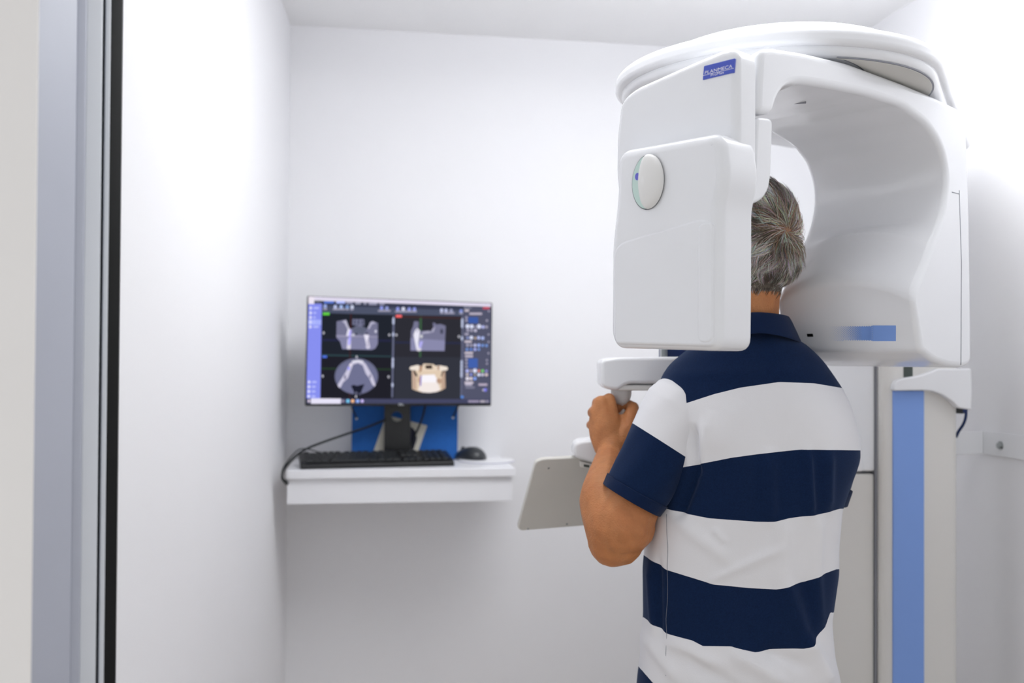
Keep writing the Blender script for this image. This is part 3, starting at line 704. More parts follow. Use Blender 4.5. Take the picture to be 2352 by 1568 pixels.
for x, r, c in ((96, 15, (220, 206, 226)), (486, 14, (160, 150, 170)), (544, 20, (120, 200, 240)), (598, 19, (250, 190, 140)), (656, 20, (150, 180, 250)), (708, 18, (206, 190, 250))): dell(x, 1304, r, r + 1, c)
scr = mesh_obj('screen', DV, DF, 'display', mon, smooth=False)
ca = scr.data.color_attributes.new('col', 'FLOAT_COLOR', 'CORNER')
# face order survives from_pydata; write each face's colour to its corners
k = 0
for pi, p in enumerate(scr.data.polygons):
    for li in p.loop_indices: ca.data[li].color = DC[pi]
    if p.normal.dot(mn) < 0: p.flip()
# stand with its round cable hole
sb = on_shelf(912, 1050); Yst = 2.985
FSt = Frame((0, Yst, 0), (1, 0, 0), (0, 0, 1), (0, -1, 0))
so = [Vector(FSt.px(*q)) for q in ((882, 1052), (942, 1052), (942, 900), (883, 900))]; so[0].y = so[1].y = ZS + .008
hc = FSt.px(911, 957); hr = .0165
hp = [Vector((hc[0] + hr * math.cos(a), hc[1] + hr * .9 * math.sin(a))) for a in np.linspace(0, 2 * math.pi, 28, False)]
bm = bmesh.new(); loops = []
for t in (0, -.014):
    L1 = [bm.verts.new(FSt.to(q.x, q.y, t)) for q in so]; L2 = [bm.verts.new(FSt.to(q.x, q.y, t)) for q in hp]
    es = [bm.edges.new((L[i], L[(i + 1) % len(L)])) for L in (L1, L2) for i in range(len(L))]
    bmesh.ops.triangle_fill(bm, use_beauty=True, edges=es); loops.append((L1, L2))
for w in (0, 1):
    a, b = loops[0][w], loops[1][w]
    for i in range(len(a)): bm.faces.new((a[i], a[(i + 1) % len(a)], b[(i + 1) % len(a)], b[i]))
bm.verts.index_update()
vs = [v.co.copy() for v in bm.verts]; fs = [tuple(v.index for v in f.verts) for f in bm.faces]; bm.free()
mesh_obj('stand', vs, fs, 'plastic_black', mon, smooth=False)
prism('stand_base', XY, round_poly(rect(so[0].x - .07, Yst - .045, so[1].x + .07, Yst + .03), .012), ZS, ZS + .009, .0005, .003, 'plastic_black', mon, seg=3)
plan('neck', [(so[0].x + .01, Yst + .01), (so[1].x - .01, Yst + .01), (so[1].x - .01, Yst + .02), (so[0].x + .01, Yst + .02)], so[3].y - .05, so[3].y + .06, 'plastic_black', mon, r=.001)
plan('hinge', [(so[0].x + .012, Yst - .03), (so[1].x - .012, Yst - .03), (so[1].x - .012, Yst + .02), (so[0].x + .012, Yst + .02)], so[3].y - .002, so[3].y + .05, 'plastic_black', mon, r=.001)

# --- keyboard
kl, kr = on_shelf(690, 1078), on_shelf(1044, 1070)
kx = (kr - kl); KW = kx.length; kx.normalize(); ky0 = Vector((-kx.y, kx.x, 0)); KD = .135
tilt = math.radians(6); ky = (ky0 * math.cos(tilt) + Z * math.sin(tilt)); kn = kx.cross(ky)
FK = Frame(kl + Z * .003, kx, ky, kn)
kb = empty('keyboard', tuple((kl + kr) / 2 + ky0 * .06), 'black computer keyboard at the front of the white shelf', 'keyboard')
side = [(0, -.002), (KD, -.002), (KD, .014), (KD - .004, .017), (.02, .015), (.003, .009)]
FKs = Frame(FK.o, ky, kn, kx)
prism('body', FKs, round_poly(side, .002, 3), 0, KW, .003, .003, 'plastic_black', kb, seg=3)
for u in (.03, KW - .03):
    b_ = FK.to(u, KD - .01, -.002); plan('foot', [(b_.x - .012, b_.y - .006), (b_.x + .012, b_.y - .006), (b_.x + .012, b_.y + .004), (b_.x - .012, b_.y + .004)], ZS, b_.z + .003, 'plastic_black', kb, r=.001)
def keycap(w, d):
    h = .006; V = [(-w / 2, -d / 2, 0), (w / 2, -d / 2, 0), (w / 2, d / 2, 0), (-w / 2, d / 2, 0), (-w * .42, -d * .4, h), (w * .42, -d * .4, h), (w * .42, d * .42, h * 1.1), (-w * .42, d * .42, h * 1.1)]
    return V, [(0, 1, 5, 4), (1, 2, 6, 5), (2, 3, 7, 6), (3, 0, 4, 7), (4, 5, 6, 7), (3, 2, 1, 0)]
KM = {}
rows = [[1.25, 1.25, 1.25, 6.25, 1.25, 1.25, 1.25, 1.25], [2.25] + [1] * 10 + [2.75], [1.75] + [1] * 11 + [2.25], [1.5] + [1] * 12 + [1.5], [1] * 13 + [2], [1] + [0] + [1] * 4 + [-.5] + [1] * 4 + [-.5] + [1] * 4]
un = (KW - .03) / 22.6
rot = Matrix((kx, ky, kn)).transposed().to_4x4()
def put_key(u, v, w, d=.9, mm='plastic_key'):
    key = (round(w, 2), d, mm)
    if key not in KM:
        me = bpy.data.meshes.new('key'); V_, F_ = keycap(w * un - .0018, d * .0178); me.from_pydata(V_, [], F_); me.materials.append(MATS[mm]); KM[key] = me
    o = bpy.data.objects.new('key', KM[key]); COL.objects.link(o); o.parent = kb
    o.matrix_local = Matrix.Translation(FK.to(u, v, .0135 + .002 * v / KD) - ORG[kb]) @ rot
for r_, row in enumerate(rows):
    u = .012; v = .018 + r_ * .0185 + (.004 if r_ == 5 else 0)
    for w in row:
        if w > 0: put_key(u + w * un / 2, v, w)
        u += (abs(w) if w else 1) * un
    u = .012 + 15.4 * un
    for c in range(3):
        if r_ in (3, 4, 5) or (r_ == 0) or (r_ == 1 and c == 1): put_key(u + (c + .5) * un, v, 1, .9, 'key_teal' if r_ == 5 and False else 'plastic_key')
    u = .012 + 18.7 * un
    for c in range(4):
        put_key(u + (c + .5) * un, v, .96, .9 if r_ < 5 else .6, 'plastic_key')
for c in range(3):
    q = FK.to(.012 + (15.9 + c) * un, KD - .009, .0172); o = lathe('status_light', q, kn, [(.003, 0), (.003, .0008), (.002, .001)], 'key_teal', kb, n=10)

# --- mouse pad and mouse
pc_ = on_shelf(1118, 1058); FPd = Frame((pc_.x, pc_.y, ZS), SX, SY, Z)
pw = .083
padp = [Vector((pw * math.cos(a), .082 * math.sin(a))) for a in np.linspace(0, 2 * math.pi, 64, False)]
pad = prism('mouse_pad', FPd, padp, .0003, .003, 0, .0006, 'pad_white', None, seg=2)
tag(pad, 'round white mouse pad at the right end of the shelf', 'mouse pad')
prism('pad_base', FPd, [p * 1.012 for p in padp], .0002, .0012, 0, 0, 'pad_edge', pad)
mc = on_shelf(1080, 1056)
mo = empty('computer_mouse', (mc.x, mc.y, ZS + .003), 'dark grey computer mouse on the round white pad', 'mouse')
md = math.radians(62); mf = Vector((math.cos(md), math.sin(md), 0)); ms = Vector((math.sin(md), -math.cos(md), 0))
mf, ms = SY * .75 + SX * -.66, None; mf.normalize(); ms = Vector((mf.y, -mf.x, 0))
V = []; F = []; NA, NB = 20, 28
for j in range(NA + 1):
    s = -1 + 2 * j / NA; w = .031 * (1 - abs(s) ** 3.2) ** .5 * (1 - .08 * s); h = .037 * (1 - ((s + .25) / 1.27) ** 2 if s > -.25 else 1 - ((s + .25) / .78) ** 2) ** .62 if abs(s) < 1 else 0
    for k in range(NB):
        a = math.pi * k / (NB - 1); V.append(Vector((mc.x, mc.y, ZS + .0045)) + mf * (s * .056) + ms * (w * math.cos(a)) + Z * (max(h, .002) * math.sin(a) ** .8))
for j in range(NA):
    for k in range(NB - 1): F.append((j * NB + k, j * NB + k + 1, (j + 1) * NB + k + 1, (j + 1) * NB + k))
    F.append((j * NB + NB - 1, j * NB, (j + 1) * NB, (j + 1) * NB + NB - 1))
mesh_obj('shell', V, F, 'mouse_dark', mo, wn=False)
plan_pts = [Vector((math.cos(a) * .029, math.sin(a) * .054)) for a in np.linspace(0, 2 * math.pi, 32, False)]
prism('sole', Frame((mc.x, mc.y, ZS + .003), ms, mf, Z), plan_pts, 0, .004, 0, .001, 'jamb_grey', mo, seg=2)
lathe('scroll_wheel', Vector((mc.x, mc.y, ZS + .031)) + mf * .03 - ms * .003, ms, [(.006, 0), (.0075, .001), (.0075, .005), (.006, .006)], 'plastic_black', mo, n=16)

# --- blue folder with card leaning behind the monitor
FFo = Frame((0, 3.088, ZS), (1, math.tan(W), 0), (0, .06, 1), Vector((1, math.tan(W), 0)).cross(Vector((0, .06, 1))))
fp = [FFo.px(807, 1046), FFo.px(1050, 1046), FFo.px(1050, 868), FFo.px(808, 868)]
zmin = min(FFo.to(*q).z for q in fp); dz = ZS + .0005 - min(FFo.to(*fp[0]).z, FFo.to(*fp[1]).z)
fp[0] = (fp[0][0], .0); fp[1] = (fp[1][0], .0)
fold = prism('elastic_folder', FFo, round_poly(fp, .003, 3), .0, .008, .001, .001, 'folder_blue', None, seg=2)
tag(fold, 'blue cardboard folder with elastic corners standing behind the monitor', 'folder')
for s in ((806, 930, 818, 956), (1051, 930, 1039, 956)):
    a, b = FFo.px(s[0], s[1]), FFo.px(s[2], s[3])
    tube('elastic_band', [FFo.to(a[0], a[1], .009), FFo.to((a[0] + b[0]) / 2, (a[1] + b[1]) / 2, .0095), FFo.to(b[0], b[1], .009)], .0022, 'plastic_black', fold, n=6, res=2)
    lathe('eyelet', FFo.to(b[0], b[1] - .002, .008), FFo.n, [(.004, 0), (.004, .0012), (.002, .0014)], 'jamb_light', fold, n=12)
cpz = [FFo.px(*q) for q in ((857, 1034), (956, 1046), (980, 975), (886, 950))]
card = prism('leaning_card', FFo, round_poly(cpz, .002, 2), .0085, .0095, 0, 0, 'card_cream', None)
tag(card, 'tilted cream card with dark picture leaning on the blue folder', 'card')
pz = [FFo.px(*q) for q in ((930, 1035), (949, 1030), (957, 1005), (952, 985), (940, 975), (925, 990))]
prism('printed_picture', FFo, round_poly(pz, .006, 4), .0094, .0098, 0, 0, 'card_navy', card)

# --- loose cables
t = tube('monitor_cable', [P(884, 964, 2.972), P(850, 978, 2.968), P(800, 995, 2.945), P(745, 1014, 2.90), P(705, 1030, 2.84), P(678, 1048, 2.80), P(656, 1072, 2.745), P(648, 1090, 2.725), P(650, 1101, 2.725), P(657, 1105, 2.735), P(661, 1112, 2.76)], .0034, 'cable_black')
tag(t, 'thick black cable running from the monitor stand over the shelf\'s left corner', 'cable')
t = tube('keyboard_cable', [P(745, 1042, 2.96), P(722, 1035, 2.95), P(700, 1030, 2.92), P(684, 1034, 2.86), P(664, 1054, 2.79), P(650, 1076, 2.74), P(647, 1094, 2.72), P(652, 1106, 2.73), P(658, 1113, 2.77)], .0018, 'cable_black')
tag(t, 'thin grey-black keyboard cable looping round the shelf\'s left corner', 'cable')
t = tube('video_cable', [P(978, 925, 3.01), P(971, 955, 3.01), P(961, 982, 3.01), P(951, 1003, 3.01), P(946, 1022, 3.01), P(940, 1040, 3.012)], .003, 'cable_black')
tag(t, 'black cable hanging down between the monitor and the blue folder', 'cable')

# ================================================================== THE MAN
px0 = P(1705, 1500, 1.91)
MAN = empty('person', (px0.x, px0.y, 0), 'grey-haired man in navy and white striped polo shirt standing at the X-ray machine', 'person')
_ICO = {}
for _s in (2, 3):
    _b = bmesh.new(); bmesh.ops.create_icosphere(_b, subdivisions=_s, radius=1); _b.verts.index_update()
    _ICO[_s] = (np.array([tuple(v.co) for v in _b.verts]), np.array([[v.index for v in f.verts] for f in _b.faces])); _b.free()
PV, PF, PN = [], [], [0]
def sph(c, r, s=(1, 1, 1), sub=2):
    v, f = _ICO[sub]; PV.append(v * (r * np.array(s)) + np.array(tuple(c))); PF.append(f + PN[0]); PN[0] += len(v)
def chain(pts, rs, s=(1, 1, 1)):
    c = catmull(pts, 10); n = len(c)
    for i, p in enumerate(c):
        sph(p, float(np.interp(i / (n - 1), np.linspace(0, 1, len(rs)), rs)), s)
# head and neck
HC = P(1741, 556, 1.905)
sph(HC + Vector((0, .004, .004)), 1, (.0745, .094, .104), 3)
sph(HC + Vector((.002, -.022, -.028)), 1, (.070, .074, .070), 3)
sph(HC + Vector((-.004, .05, -.06)), 1, (.056, .052, .068), 3)
sph(HC + Vector((-.006, .075, -.095)), 1, (.030, .028, .024), 2)       # chin
sph(HC + Vector((0, .098, -.018)), 1, (.012, .02, .026), 2)            # nose
sph(HC + Vector((0, .112, -.034)), .0125)
for s in (-1, 1):
    sph(HC + Vector((s * .030, .088, .012)), 1, (.026, .012, .008), 2)  # brow
    sph(HC + Vector((s * .072, .022, -.012)), 1, (.010, .016, .028), 2) # ear
    sph(HC + Vector((s * .042, .062, -.035)), .024)
sph(HC + Vector((0, .098, -.062)), 1, (.022, .012, .006)); sph(HC + Vector((0, .096, -.074)), 1, (.020, .012, .007))
chain([HC + Vector((-.012, -.002, -.075)), P(1722, 690, 1.905), P(1718, 760, 1.915), P(1712, 830, 1.92)], [.06, .056, .058, .08])
# trunk under the shirt
chain([P(1705, 880, 1.925), P(1705, 1000, 1.93), P(1702, 1200, 1.93), P(1700, 1400, 1.93), P(1700, 1560, 1.93)], [.08, .1, .1, .1, .1], (1.35, .8, 1))
# left arm
chain([P(1572, 925, 1.90), P(1530, 1010, 1.89), P(1470, 1120, 1.875), P(1424, 1208, 1.865)], [.05, .052, .053, .062])
chain([P(1398, 1235, 1.866), P(1403, 1257, 1.868), P(1425, 1245, 1.868)], [.042, .036, .044]); chain([P(1425, 1240, 1.87), P(1455, 1212, 1.87)], [.044, .042])
chain([P(1404, 1206, 1.865), P(1385, 1150, 1.905), P(1388, 1100, 1.955), P(1400, 1042, 2.02)], [.052, .047, .036, .025])
WR = P(1401, 1040, 2.022)
# left hand closed round the handle
Kn = [P(1399, 917, 2.062), P(1380, 923, 2.054), P(1368, 945, 2.055), P(1364, 974, 2.060)]
Kr = [.0140, .0145, .0135, .0120]
wbases = [P(1416, 1018, 2.037), P(1405, 1020, 2.03), P(1394, 1022, 2.03), P(1384, 1022, 2.035)]
def finger(K, r, h, out, i):
    p1 = K + Vector((out * .004, .040 - .002 * i, -.004)); p2 = p1 + Vector((-out * (.026 if i else .02), .012, -.006)); p3 = p2 + Vector((-out * .016, -.016, -.006))
    chain([K, p1], [r, r * .86]); chain([p1, p2], [r * .86, r * .78]); chain([p2, p3], [r * .78, r * .68])
for i in range(4):
    mid = (Kn[i] + wbases[i]) / 2 + Vector((0, -.004, 0))
    chain([wbases[i], mid, Kn[i]], [.0165, .0155, Kr[i]]); finger(Kn[i], Kr[i], H1, -1, i)
chain([WR, P(1403, 1000, 2.045), P(1398, 965, 2.058)], [.025, .026, .024])
for i in range(3):
    chain([(wbases[i] + wbases[i + 1]) / 2, (Kn[i] + Kn[i + 1] + wbases[i] + wbases[i + 1]) / 4 + Vector((0, -.003, 0)), (Kn[i] * 1.0 + Kn[i + 1]) / 2 + Vector((.002, .003, -.003))], [.018, .0175, .0142])
chain([P(1427, 1000, 2.045), P(1427, 968, 2.062)], [.019, .016]); chain([Kn[3], P(1372, 1003, 2.045), P(1384, 1030, 2.035)], [.0125, .016, .0175])
chain([P(1418, 1022, 2.035), P(1441, 985, 2.045), P(1449, 955, 2.058)], [.021, .019, .0155]); chain([P(1449, 955, 2.058), P(1454, 936, 2.08)], [.0155, .0135]); chain([P(1454, 936, 2.08), P(1442, 928, 2.112)], [.0135, .011])
# right arm (behind the body from here), hand round the second handle
RSH = P(1880, 930, 1.94); REL = P(1870, 1180, 2.06)
chain([RSH, P(1893, 1050, 2.0), REL], [.048, .047, .045]); sph(REL + Vector((0, -.01, -.015)), .034)
RWR = P(1612, 1020, 2.13)
chain([REL, P(1780, 1140, 2.10), P(1690, 1085, 2.12), RWR], [.045, .043, .036, .025])
off = H2 - H1
RK = [Vector((H2.x + (H1.x - k.x) , k.y + off.y, k.z + off.z)) for k in Kn]
for i in range(4):
    chain([RWR + Vector((-.012 - .002 * i, .012, .012 - .006 * i)), RK[i]], [.0165, Kr[i]]); finger(RK[i], Kr[i], H2, 1, i)
chain([RWR, H2 + Vector((.02, -.005, -.085)), H2 + Vector((.024, -.01, -.06))], [.025, .024, .02])
chain([RWR + Vector((-.02, 0, .02)), H2 + Vector((-.018, -.035, -.06)), H2 + Vector((-.020, -.012, -.035)), H2 + Vector((-.004, .026, -.03))], [.02, .0175, .0145, .0115])
# legs
for s in (-1, 1):
    hipx = px0.x + s * .085
    chain([Vector((hipx, px0.y + .01, .85)), Vector((hipx + s * .01, px0.y + .015, .5)), Vector((hipx + s * .012, px0.y, .1))], [.08, .055, .04])
    chain([Vector((hipx + s * .012, px0.y - .02, .06)), Vector((hipx + s * .025, px0.y + .15, .045))], [.035, .03])
me = bpy.data.meshes.new('raw'); me.from_pydata(np.concatenate(PV).tolist(), [], np.concatenate(PF).tolist())
tmp = bpy.data.objects.new('raw', me); COL.objects.link(tmp)
md_ = tmp.modifiers.new('r', 'REMESH'); md_.mode = 'VOXEL'; md_.voxel_size = .0032
sm = tmp.modifiers.new('s', 'SMOOTH'); sm.factor = .5; sm.iterations = 9
dg = bpy.context.evaluated_depsgraph_get(); dg.update()
bme = bpy.data.meshes.new_from_object(tmp.evaluated_get(dg)); bpy.data.objects.remove(tmp)
bme.name = 'body'; bme.materials.clear()
nv = len(bme.vertices); co = np.empty(nv * 3); bme.vertices.foreach_get('co', co); co = co.reshape(-1, 3)
no = np.empty(nv * 3); bme.vertices.foreach_get('normal', no); no = no.reshape(-1, 3)
q = co - np.array(HC)
WHORL = P(1800, 530, 1.835)
def hair_zone(q):
    x, y, z = q[:, 0], q[:, 1], q[:, 2]
    line = np.where(y < -.005, -.096 + .0 * y, np.where(y < .035, -.096 + (y + .005) / .04 * .075, np.where(y < .07, -.02 + (y - .035) / .035 * .075, .055 + (y - .07) * .6)))
    r = np.sqrt(x ** 2 + y ** 2 + z ** 2)
    return (z > line) & (r < .14)
wd = np.linalg.norm(co - np.array(WHORL), axis=1)
line = hair_zone(q)
mask = line.astype(float) * (1 - .6 * np.exp(-(wd / .022) ** 2))
at_ = bme.attributes.new('scalp', 'FLOAT', 'POINT'); at_.data.foreach_set('value', mask.astype(np.float32))
co_l = co - np.array((px0.x, px0.y, 0)); bme.vertices.foreach_set('co', co_l.ravel()); bme.update()
# skin
m = mat('skin', (192, 129, 82), .5, .35, noise_amt=.2, scale=60, bump=.8, bscale=320, sss=.06)
nt = m.node_tree; b = nt.nodes['Principled BSDF']; src = b.inputs['Base Color'].links[0].from_socket
at2 = nt.nodes.new('ShaderNodeAttribute'); at2.attribute_name = 'scalp'
mx = nt.nodes.new('ShaderNodeMix'); mx.data_type = 'RGBA'; mx.inputs[7].default_value = lin((112, 102, 92)) + (1,)
n3 = nt.nodes.new('ShaderNodeTexNoise'); n3.inputs['Scale'].default_value = 11; n3.inputs['Detail'].default_value = 5
m3 = nt.nodes.new('ShaderNodeMix'); m3.data_type = 'RGBA'; m3.blend_type = 'MULTIPLY'; m3.inputs[0].default_value = .5
rp = nt.nodes.new('ShaderNodeValToRGB'); rp.color_ramp.elements[0].position = .35; rp.color_ramp.elements[0].color = (.80, .62, .52, 1); rp.color_ramp.elements[1].position = .62; rp.color_ramp.elements[1].color = (1, 1, 1, 1)
nt.links.new(n3.outputs['Fac'], rp.inputs[0]); nt.links.new(src, m3.inputs[6]); nt.links.new(rp.outputs[0], m3.inputs[7])
nt.links.new(at2.outputs['Fac'], mx.inputs[0]); nt.links.new(m3.outputs[2], mx.inputs[6]); nt.links.new(mx.outputs[2], b.inputs['Base Color'])
bme.materials.append(m); bme.shade_smooth()
body = bpy.data.objects.new('body', bme); COL.objects.link(body); body.parent = MAN; ORG[body] = ORG[MAN]
for s in (-1, 1): lathe('eye', HC + Vector((s * .03, .079, .0)), (0, 1, 0), [(.001, -.012), (.009, -.008), (.012, 0), (.009, .008), (.001, .012)], 'eye_white', body, n=14)

# hair: individual strands
sel = np.where(hair_zone(q) & (no[:, 2] > -.75))[0]
NS = 15000
pick = rng.choice(sel, NS)
HV, HF, HCol = [], [], []
wq = np.array(WHORL)
NCL = 620
clv = rng.choice(sel, NCL); clp = co[clv]; cl_j = rng.normal(0, .22, (NCL, 3)); cl_c = rng.normal(0, .32, NCL); cl_s = rng.random(NCL); cl_l = rng.uniform(0, 1, NCL)
for vi in pick:
    r = co[vi]; n = no[vi]; ci = int(np.argmin(((clp - r) ** 2).sum(1))); d = r - wq; dist = np.linalg.norm(d); 
    d = d - n * d.dot(n); d /= np.linalg.norm(d) + 1e-6
    sw = np.cross(n, d)
    below = np.clip((wq[2] + .004 - r[2]) / .03, 0, 1)
    down = np.array((-.32, .0, -1.0)) + np.array((.9, 0, 0)) * np.clip((r[0] - wq[0] + .0) / .03, -.4, .6); upf = np.array((-.35, .55, .35))
    t = down * below + upf * (1 - below) * 1.0
    t = t - n * t.dot(n); t /= np.linalg.norm(t) + 1e-6
    k = math.exp(-(dist / .018) ** 2)
    g = t * (1 - k) + (d + sw * .8) * (k + .10) + cl_j[ci] + rng.normal(0, .07, 3)
    g = g - n * g.dot(n); g /= np.linalg.norm(g) + 1e-6
    low = np.clip((-.03 - (r[2] - HC.z)) / .06, 0, 1)
    L = (.034 + .016 * (1 - below)) * (1 - .6 * low) * rng.uniform(.75, 1.15)
    lift = (.05 + .17 * cl_l[ci] + rng.uniform(0, .05)) * (1 - .5 * low) + .12 * (1 - below)
    s_ = np.cross(n, g); curl = cl_c[ci] + rng.normal(0, .08) + .0 * (1 - below) * rng.choice((-1, 1))
    pts = []
    for j in range(5):
        u = j / 4; pts.append(r + (clp[ci] - r) * (.55 * u) + g * (L * u) + n * (L * lift * (1 - (1 - u) ** 2) - (L * u) ** 2 / .19) + s_ * (curl * L * u * u))
    w0 = rng.uniform(.00024, .00052)
    i0 = len(HV)
    for j, p in enumerate(pts):
        w = w0 * (1 - .75 * (j / 4) ** 2)
        HV += [p + s_ * w, p - s_ * w * .5 + n * w * .8, p - s_ * w * .5 - n * w * .8]
    for j in range(4):
        for a in range(3): HF.append((i0 + j * 3 + a, i0 + j * 3 + (a + 1) % 3, i0 + j * 3 + 3 + (a + 1) % 3, i0 + j * 3 + 3 + a))
    x = .62 * cl_s[ci] + .38 * rng.random(); nape = low * .55 + .10 * (1 - below)
    if x < .33 + nape * .6: c = (112, 103, 94)
    elif x < .58 + nape * .3: c = (186, 178, 168)
    else: c = (246, 242, 236)
    if low > .8 and rng.random() < .6: c = (44, 40, 37)
    if dist < .035 and rng.random() < .4: c = (168, 138, 112)
    HCol += [lin(tuple(v * rng.uniform(.88, 1.1) for v in c)) + (1,)] * 15
hme = bpy.data.meshes.new('hair'); hme.from_pydata((np.array(HV) - np.array(ORG[MAN])).tolist(), [], HF)
hc_ = hme.color_attributes.new('col', 'FLOAT_COLOR', 'POINT'); hc_.data.foreach_set('color', np.array(HCol, dtype=np.float32).ravel())
m = mat('hair', (120, 112, 104), .42, .4); nt = m.node_tree; b = nt.nodes['Principled BSDF']; vc = nt.nodes.new('ShaderNodeVertexColor'); vc.layer_name = 'col'; nt.links.new(vc.outputs['Color'], b.inputs['Base Color'])
hme.materials.append(m); hme.shade_smooth()
hair = bpy.data.objects.new('hair', hme); COL.objects.link(hair); hair.parent = MAN; hair['kind'] = 'stuff'; hair['label'] = 'short grey hair with dark nape'

# shirt: knit with broad woven stripes; attribute 'stripe' counts the stripe borders down the cloth
def shirt_material():
    m = bpy.data.materials.new('striped_knit'); m.use_nodes = True; nt = m.node_tree; b = nt.nodes['Principled BSDF']
    a = nt.nodes.new('ShaderNodeAttribute'); a.attribute_name = 'stripe'
    md = nt.nodes.new('ShaderNodeMath'); md.operation = 'MODULO'; md.inputs[1].default_value = 2; nt.links.new(a.outputs['Fac'], md.inputs[0])
    lt = nt.nodes.new('ShaderNodeMath'); lt.operation = 'LESS_THAN'; lt.inputs[1].default_value = 1.0; nt.links.new(md.outputs[0], lt.inputs[0])
    tc = nt.nodes.new('ShaderNodeTexCoord'); no_ = nt.nodes.new('ShaderNodeTexNoise'); no_.inputs['Scale'].default_value = 420; no_.inputs['Detail'].default_value = 2; nt.links.new(tc.outputs['Object'], no_.inputs['Vector'])
    r1 = nt.nodes.new('ShaderNodeValToRGB'); r1.color_ramp.elements[0].color = lin((9, 25, 52)) + (1,); r1.color_ramp.elements[1].color = lin((18, 40, 76)) + (1,); nt.links.new(no_.outputs['Fac'], r1.inputs[0])
    mx = nt.nodes.new('ShaderNodeMix'); mx.data_type = 'RGBA'; mx.inputs[6].default_value = lin((232, 231, 233)) + (1,); nt.links.new(r1.outputs[0], mx.inputs[7]); nt.links.new(lt.outputs[0], mx.inputs[0])
    nt.links.new(mx.outputs[2], b.inputs['Base Color']); b.inputs['Roughness'].default_value = .92; b.inputs['Specular IOR Level'].default_value = .12; b.inputs['Sheen Weight'].default_value = .12; b.inputs['Sheen Tint'].default_value = (.55, .68, 1, 1)
    bp = nt.nodes.new('ShaderNodeBump'); bp.inputs['Strength'].default_value = .25; bp.inputs['Distance'].default_value = .001
    n2 = nt.nodes.new('ShaderNodeTexNoise'); n2.inputs['Scale'].default_value = 900; nt.links.new(tc.outputs['Object'], n2.inputs['Vector']); nt.links.new(n2.outputs['Fac'], bp.inputs['Height']); nt.links.new(bp.outputs['Normal'], b.inputs['Normal'])
    return m
MATS['striped_knit'] = shirt_material()
TY = 1.915
# y px, left px, right px, half depth
rows = [(752, 1672, 1765, .062, 1.925), (766, 1652, 1800, .075, 1.922), (782, 1618, 1838, .085, 1.918), (804, 1578, 1864, .092, 1.915), (830, 1548, 1888, .100, 1.915), (860, 1526, 1908, .108, 1.915), (890, 1512, 1927, .114, 1.915), (930, 1505, 1946, .120, 1.913), (1000, 1505, 1964, .126, 1.913), (1050, 1505, 1965, .127, 1.914), (1080, 1505, 1955, .127, 1.915), (1120, 1503, 1940, .126, 1.916), (1165, 1498, 1926, .125, 1.918), (1250, 1484, 1920, .122, 1.92), (1310, 1479, 1921, .120, 1.922), (1420, 1480, 1905, .119, 1.922), (1500, 1474, 1912, .121, 1.922), (1568, 1466, 1926, .124, 1.922), (1640, 1462, 1932, .127, 1.922), (1700, 1464, 1930, .127, 1.922)]
rows = np.array(rows, float)
NT, NR = 288, 240
ys = np.interp(np.linspace(0, 1, NR) ** 1.0, np.linspace(0, 1, NR), np.linspace(752, 1700, NR))
def smooth_interp(x, xp, fp):
    # monotone-ish smooth: linear then moving average
    xs = np.linspace(xp[0], xp[-1], 600); f = np.interp(xs, xp, fp); k = 17
    f = np.convolve(np.pad(f, k // 2, mode='edge'), np.ones(k) / k, 'valid'); return np.interp(x, xs, f)
Lx, Rx, Bd, Yc = [smooth_interp(ys, rows[:, 0], rows[:, i]) for i in (1, 2, 3, 4)]
TV = np.zeros((NR, NT, 3)); th = np.linspace(0, 2 * math.pi, NT, False)
for j in range(NR):
    pl_, pr_ = P(Lx[j], ys[j], TY), P(Rx[j], ys[j], TY)
    cx = (pl_.x + pr_.x) / 2; a = (pr_.x - pl_.x) / 2; z = (pl_.z + pr_.z) / 2
    e = 2.0 / (2.0 + .45 * np.clip((ys[j] - 780) / 120, 0, 1))
    c_, s_ = np.cos(th), np.sin(th)
    TV[j, :, 0] = cx + a * np.sign(c_) * np.abs(c_) ** e
    TV[j, :, 1] = Yc[j] + Bd[j] * np.sign(s_) * np.abs(s_) ** e
    # hollow along the spine, shoulder blades
    back = np.clip(-s_, 0, 1)
    u = c_
    TV[j, :, 1] += back * (.006 * np.exp(-((u - .0) / .16) ** 2) - .010 * (np.exp(-((u - .45) / .25) ** 2) + np.exp(-((u + .45) / .25) ** 2)) * np.exp(-((ys[j] - 985) / 90) ** 2))
    TV[j, :, 2] = z
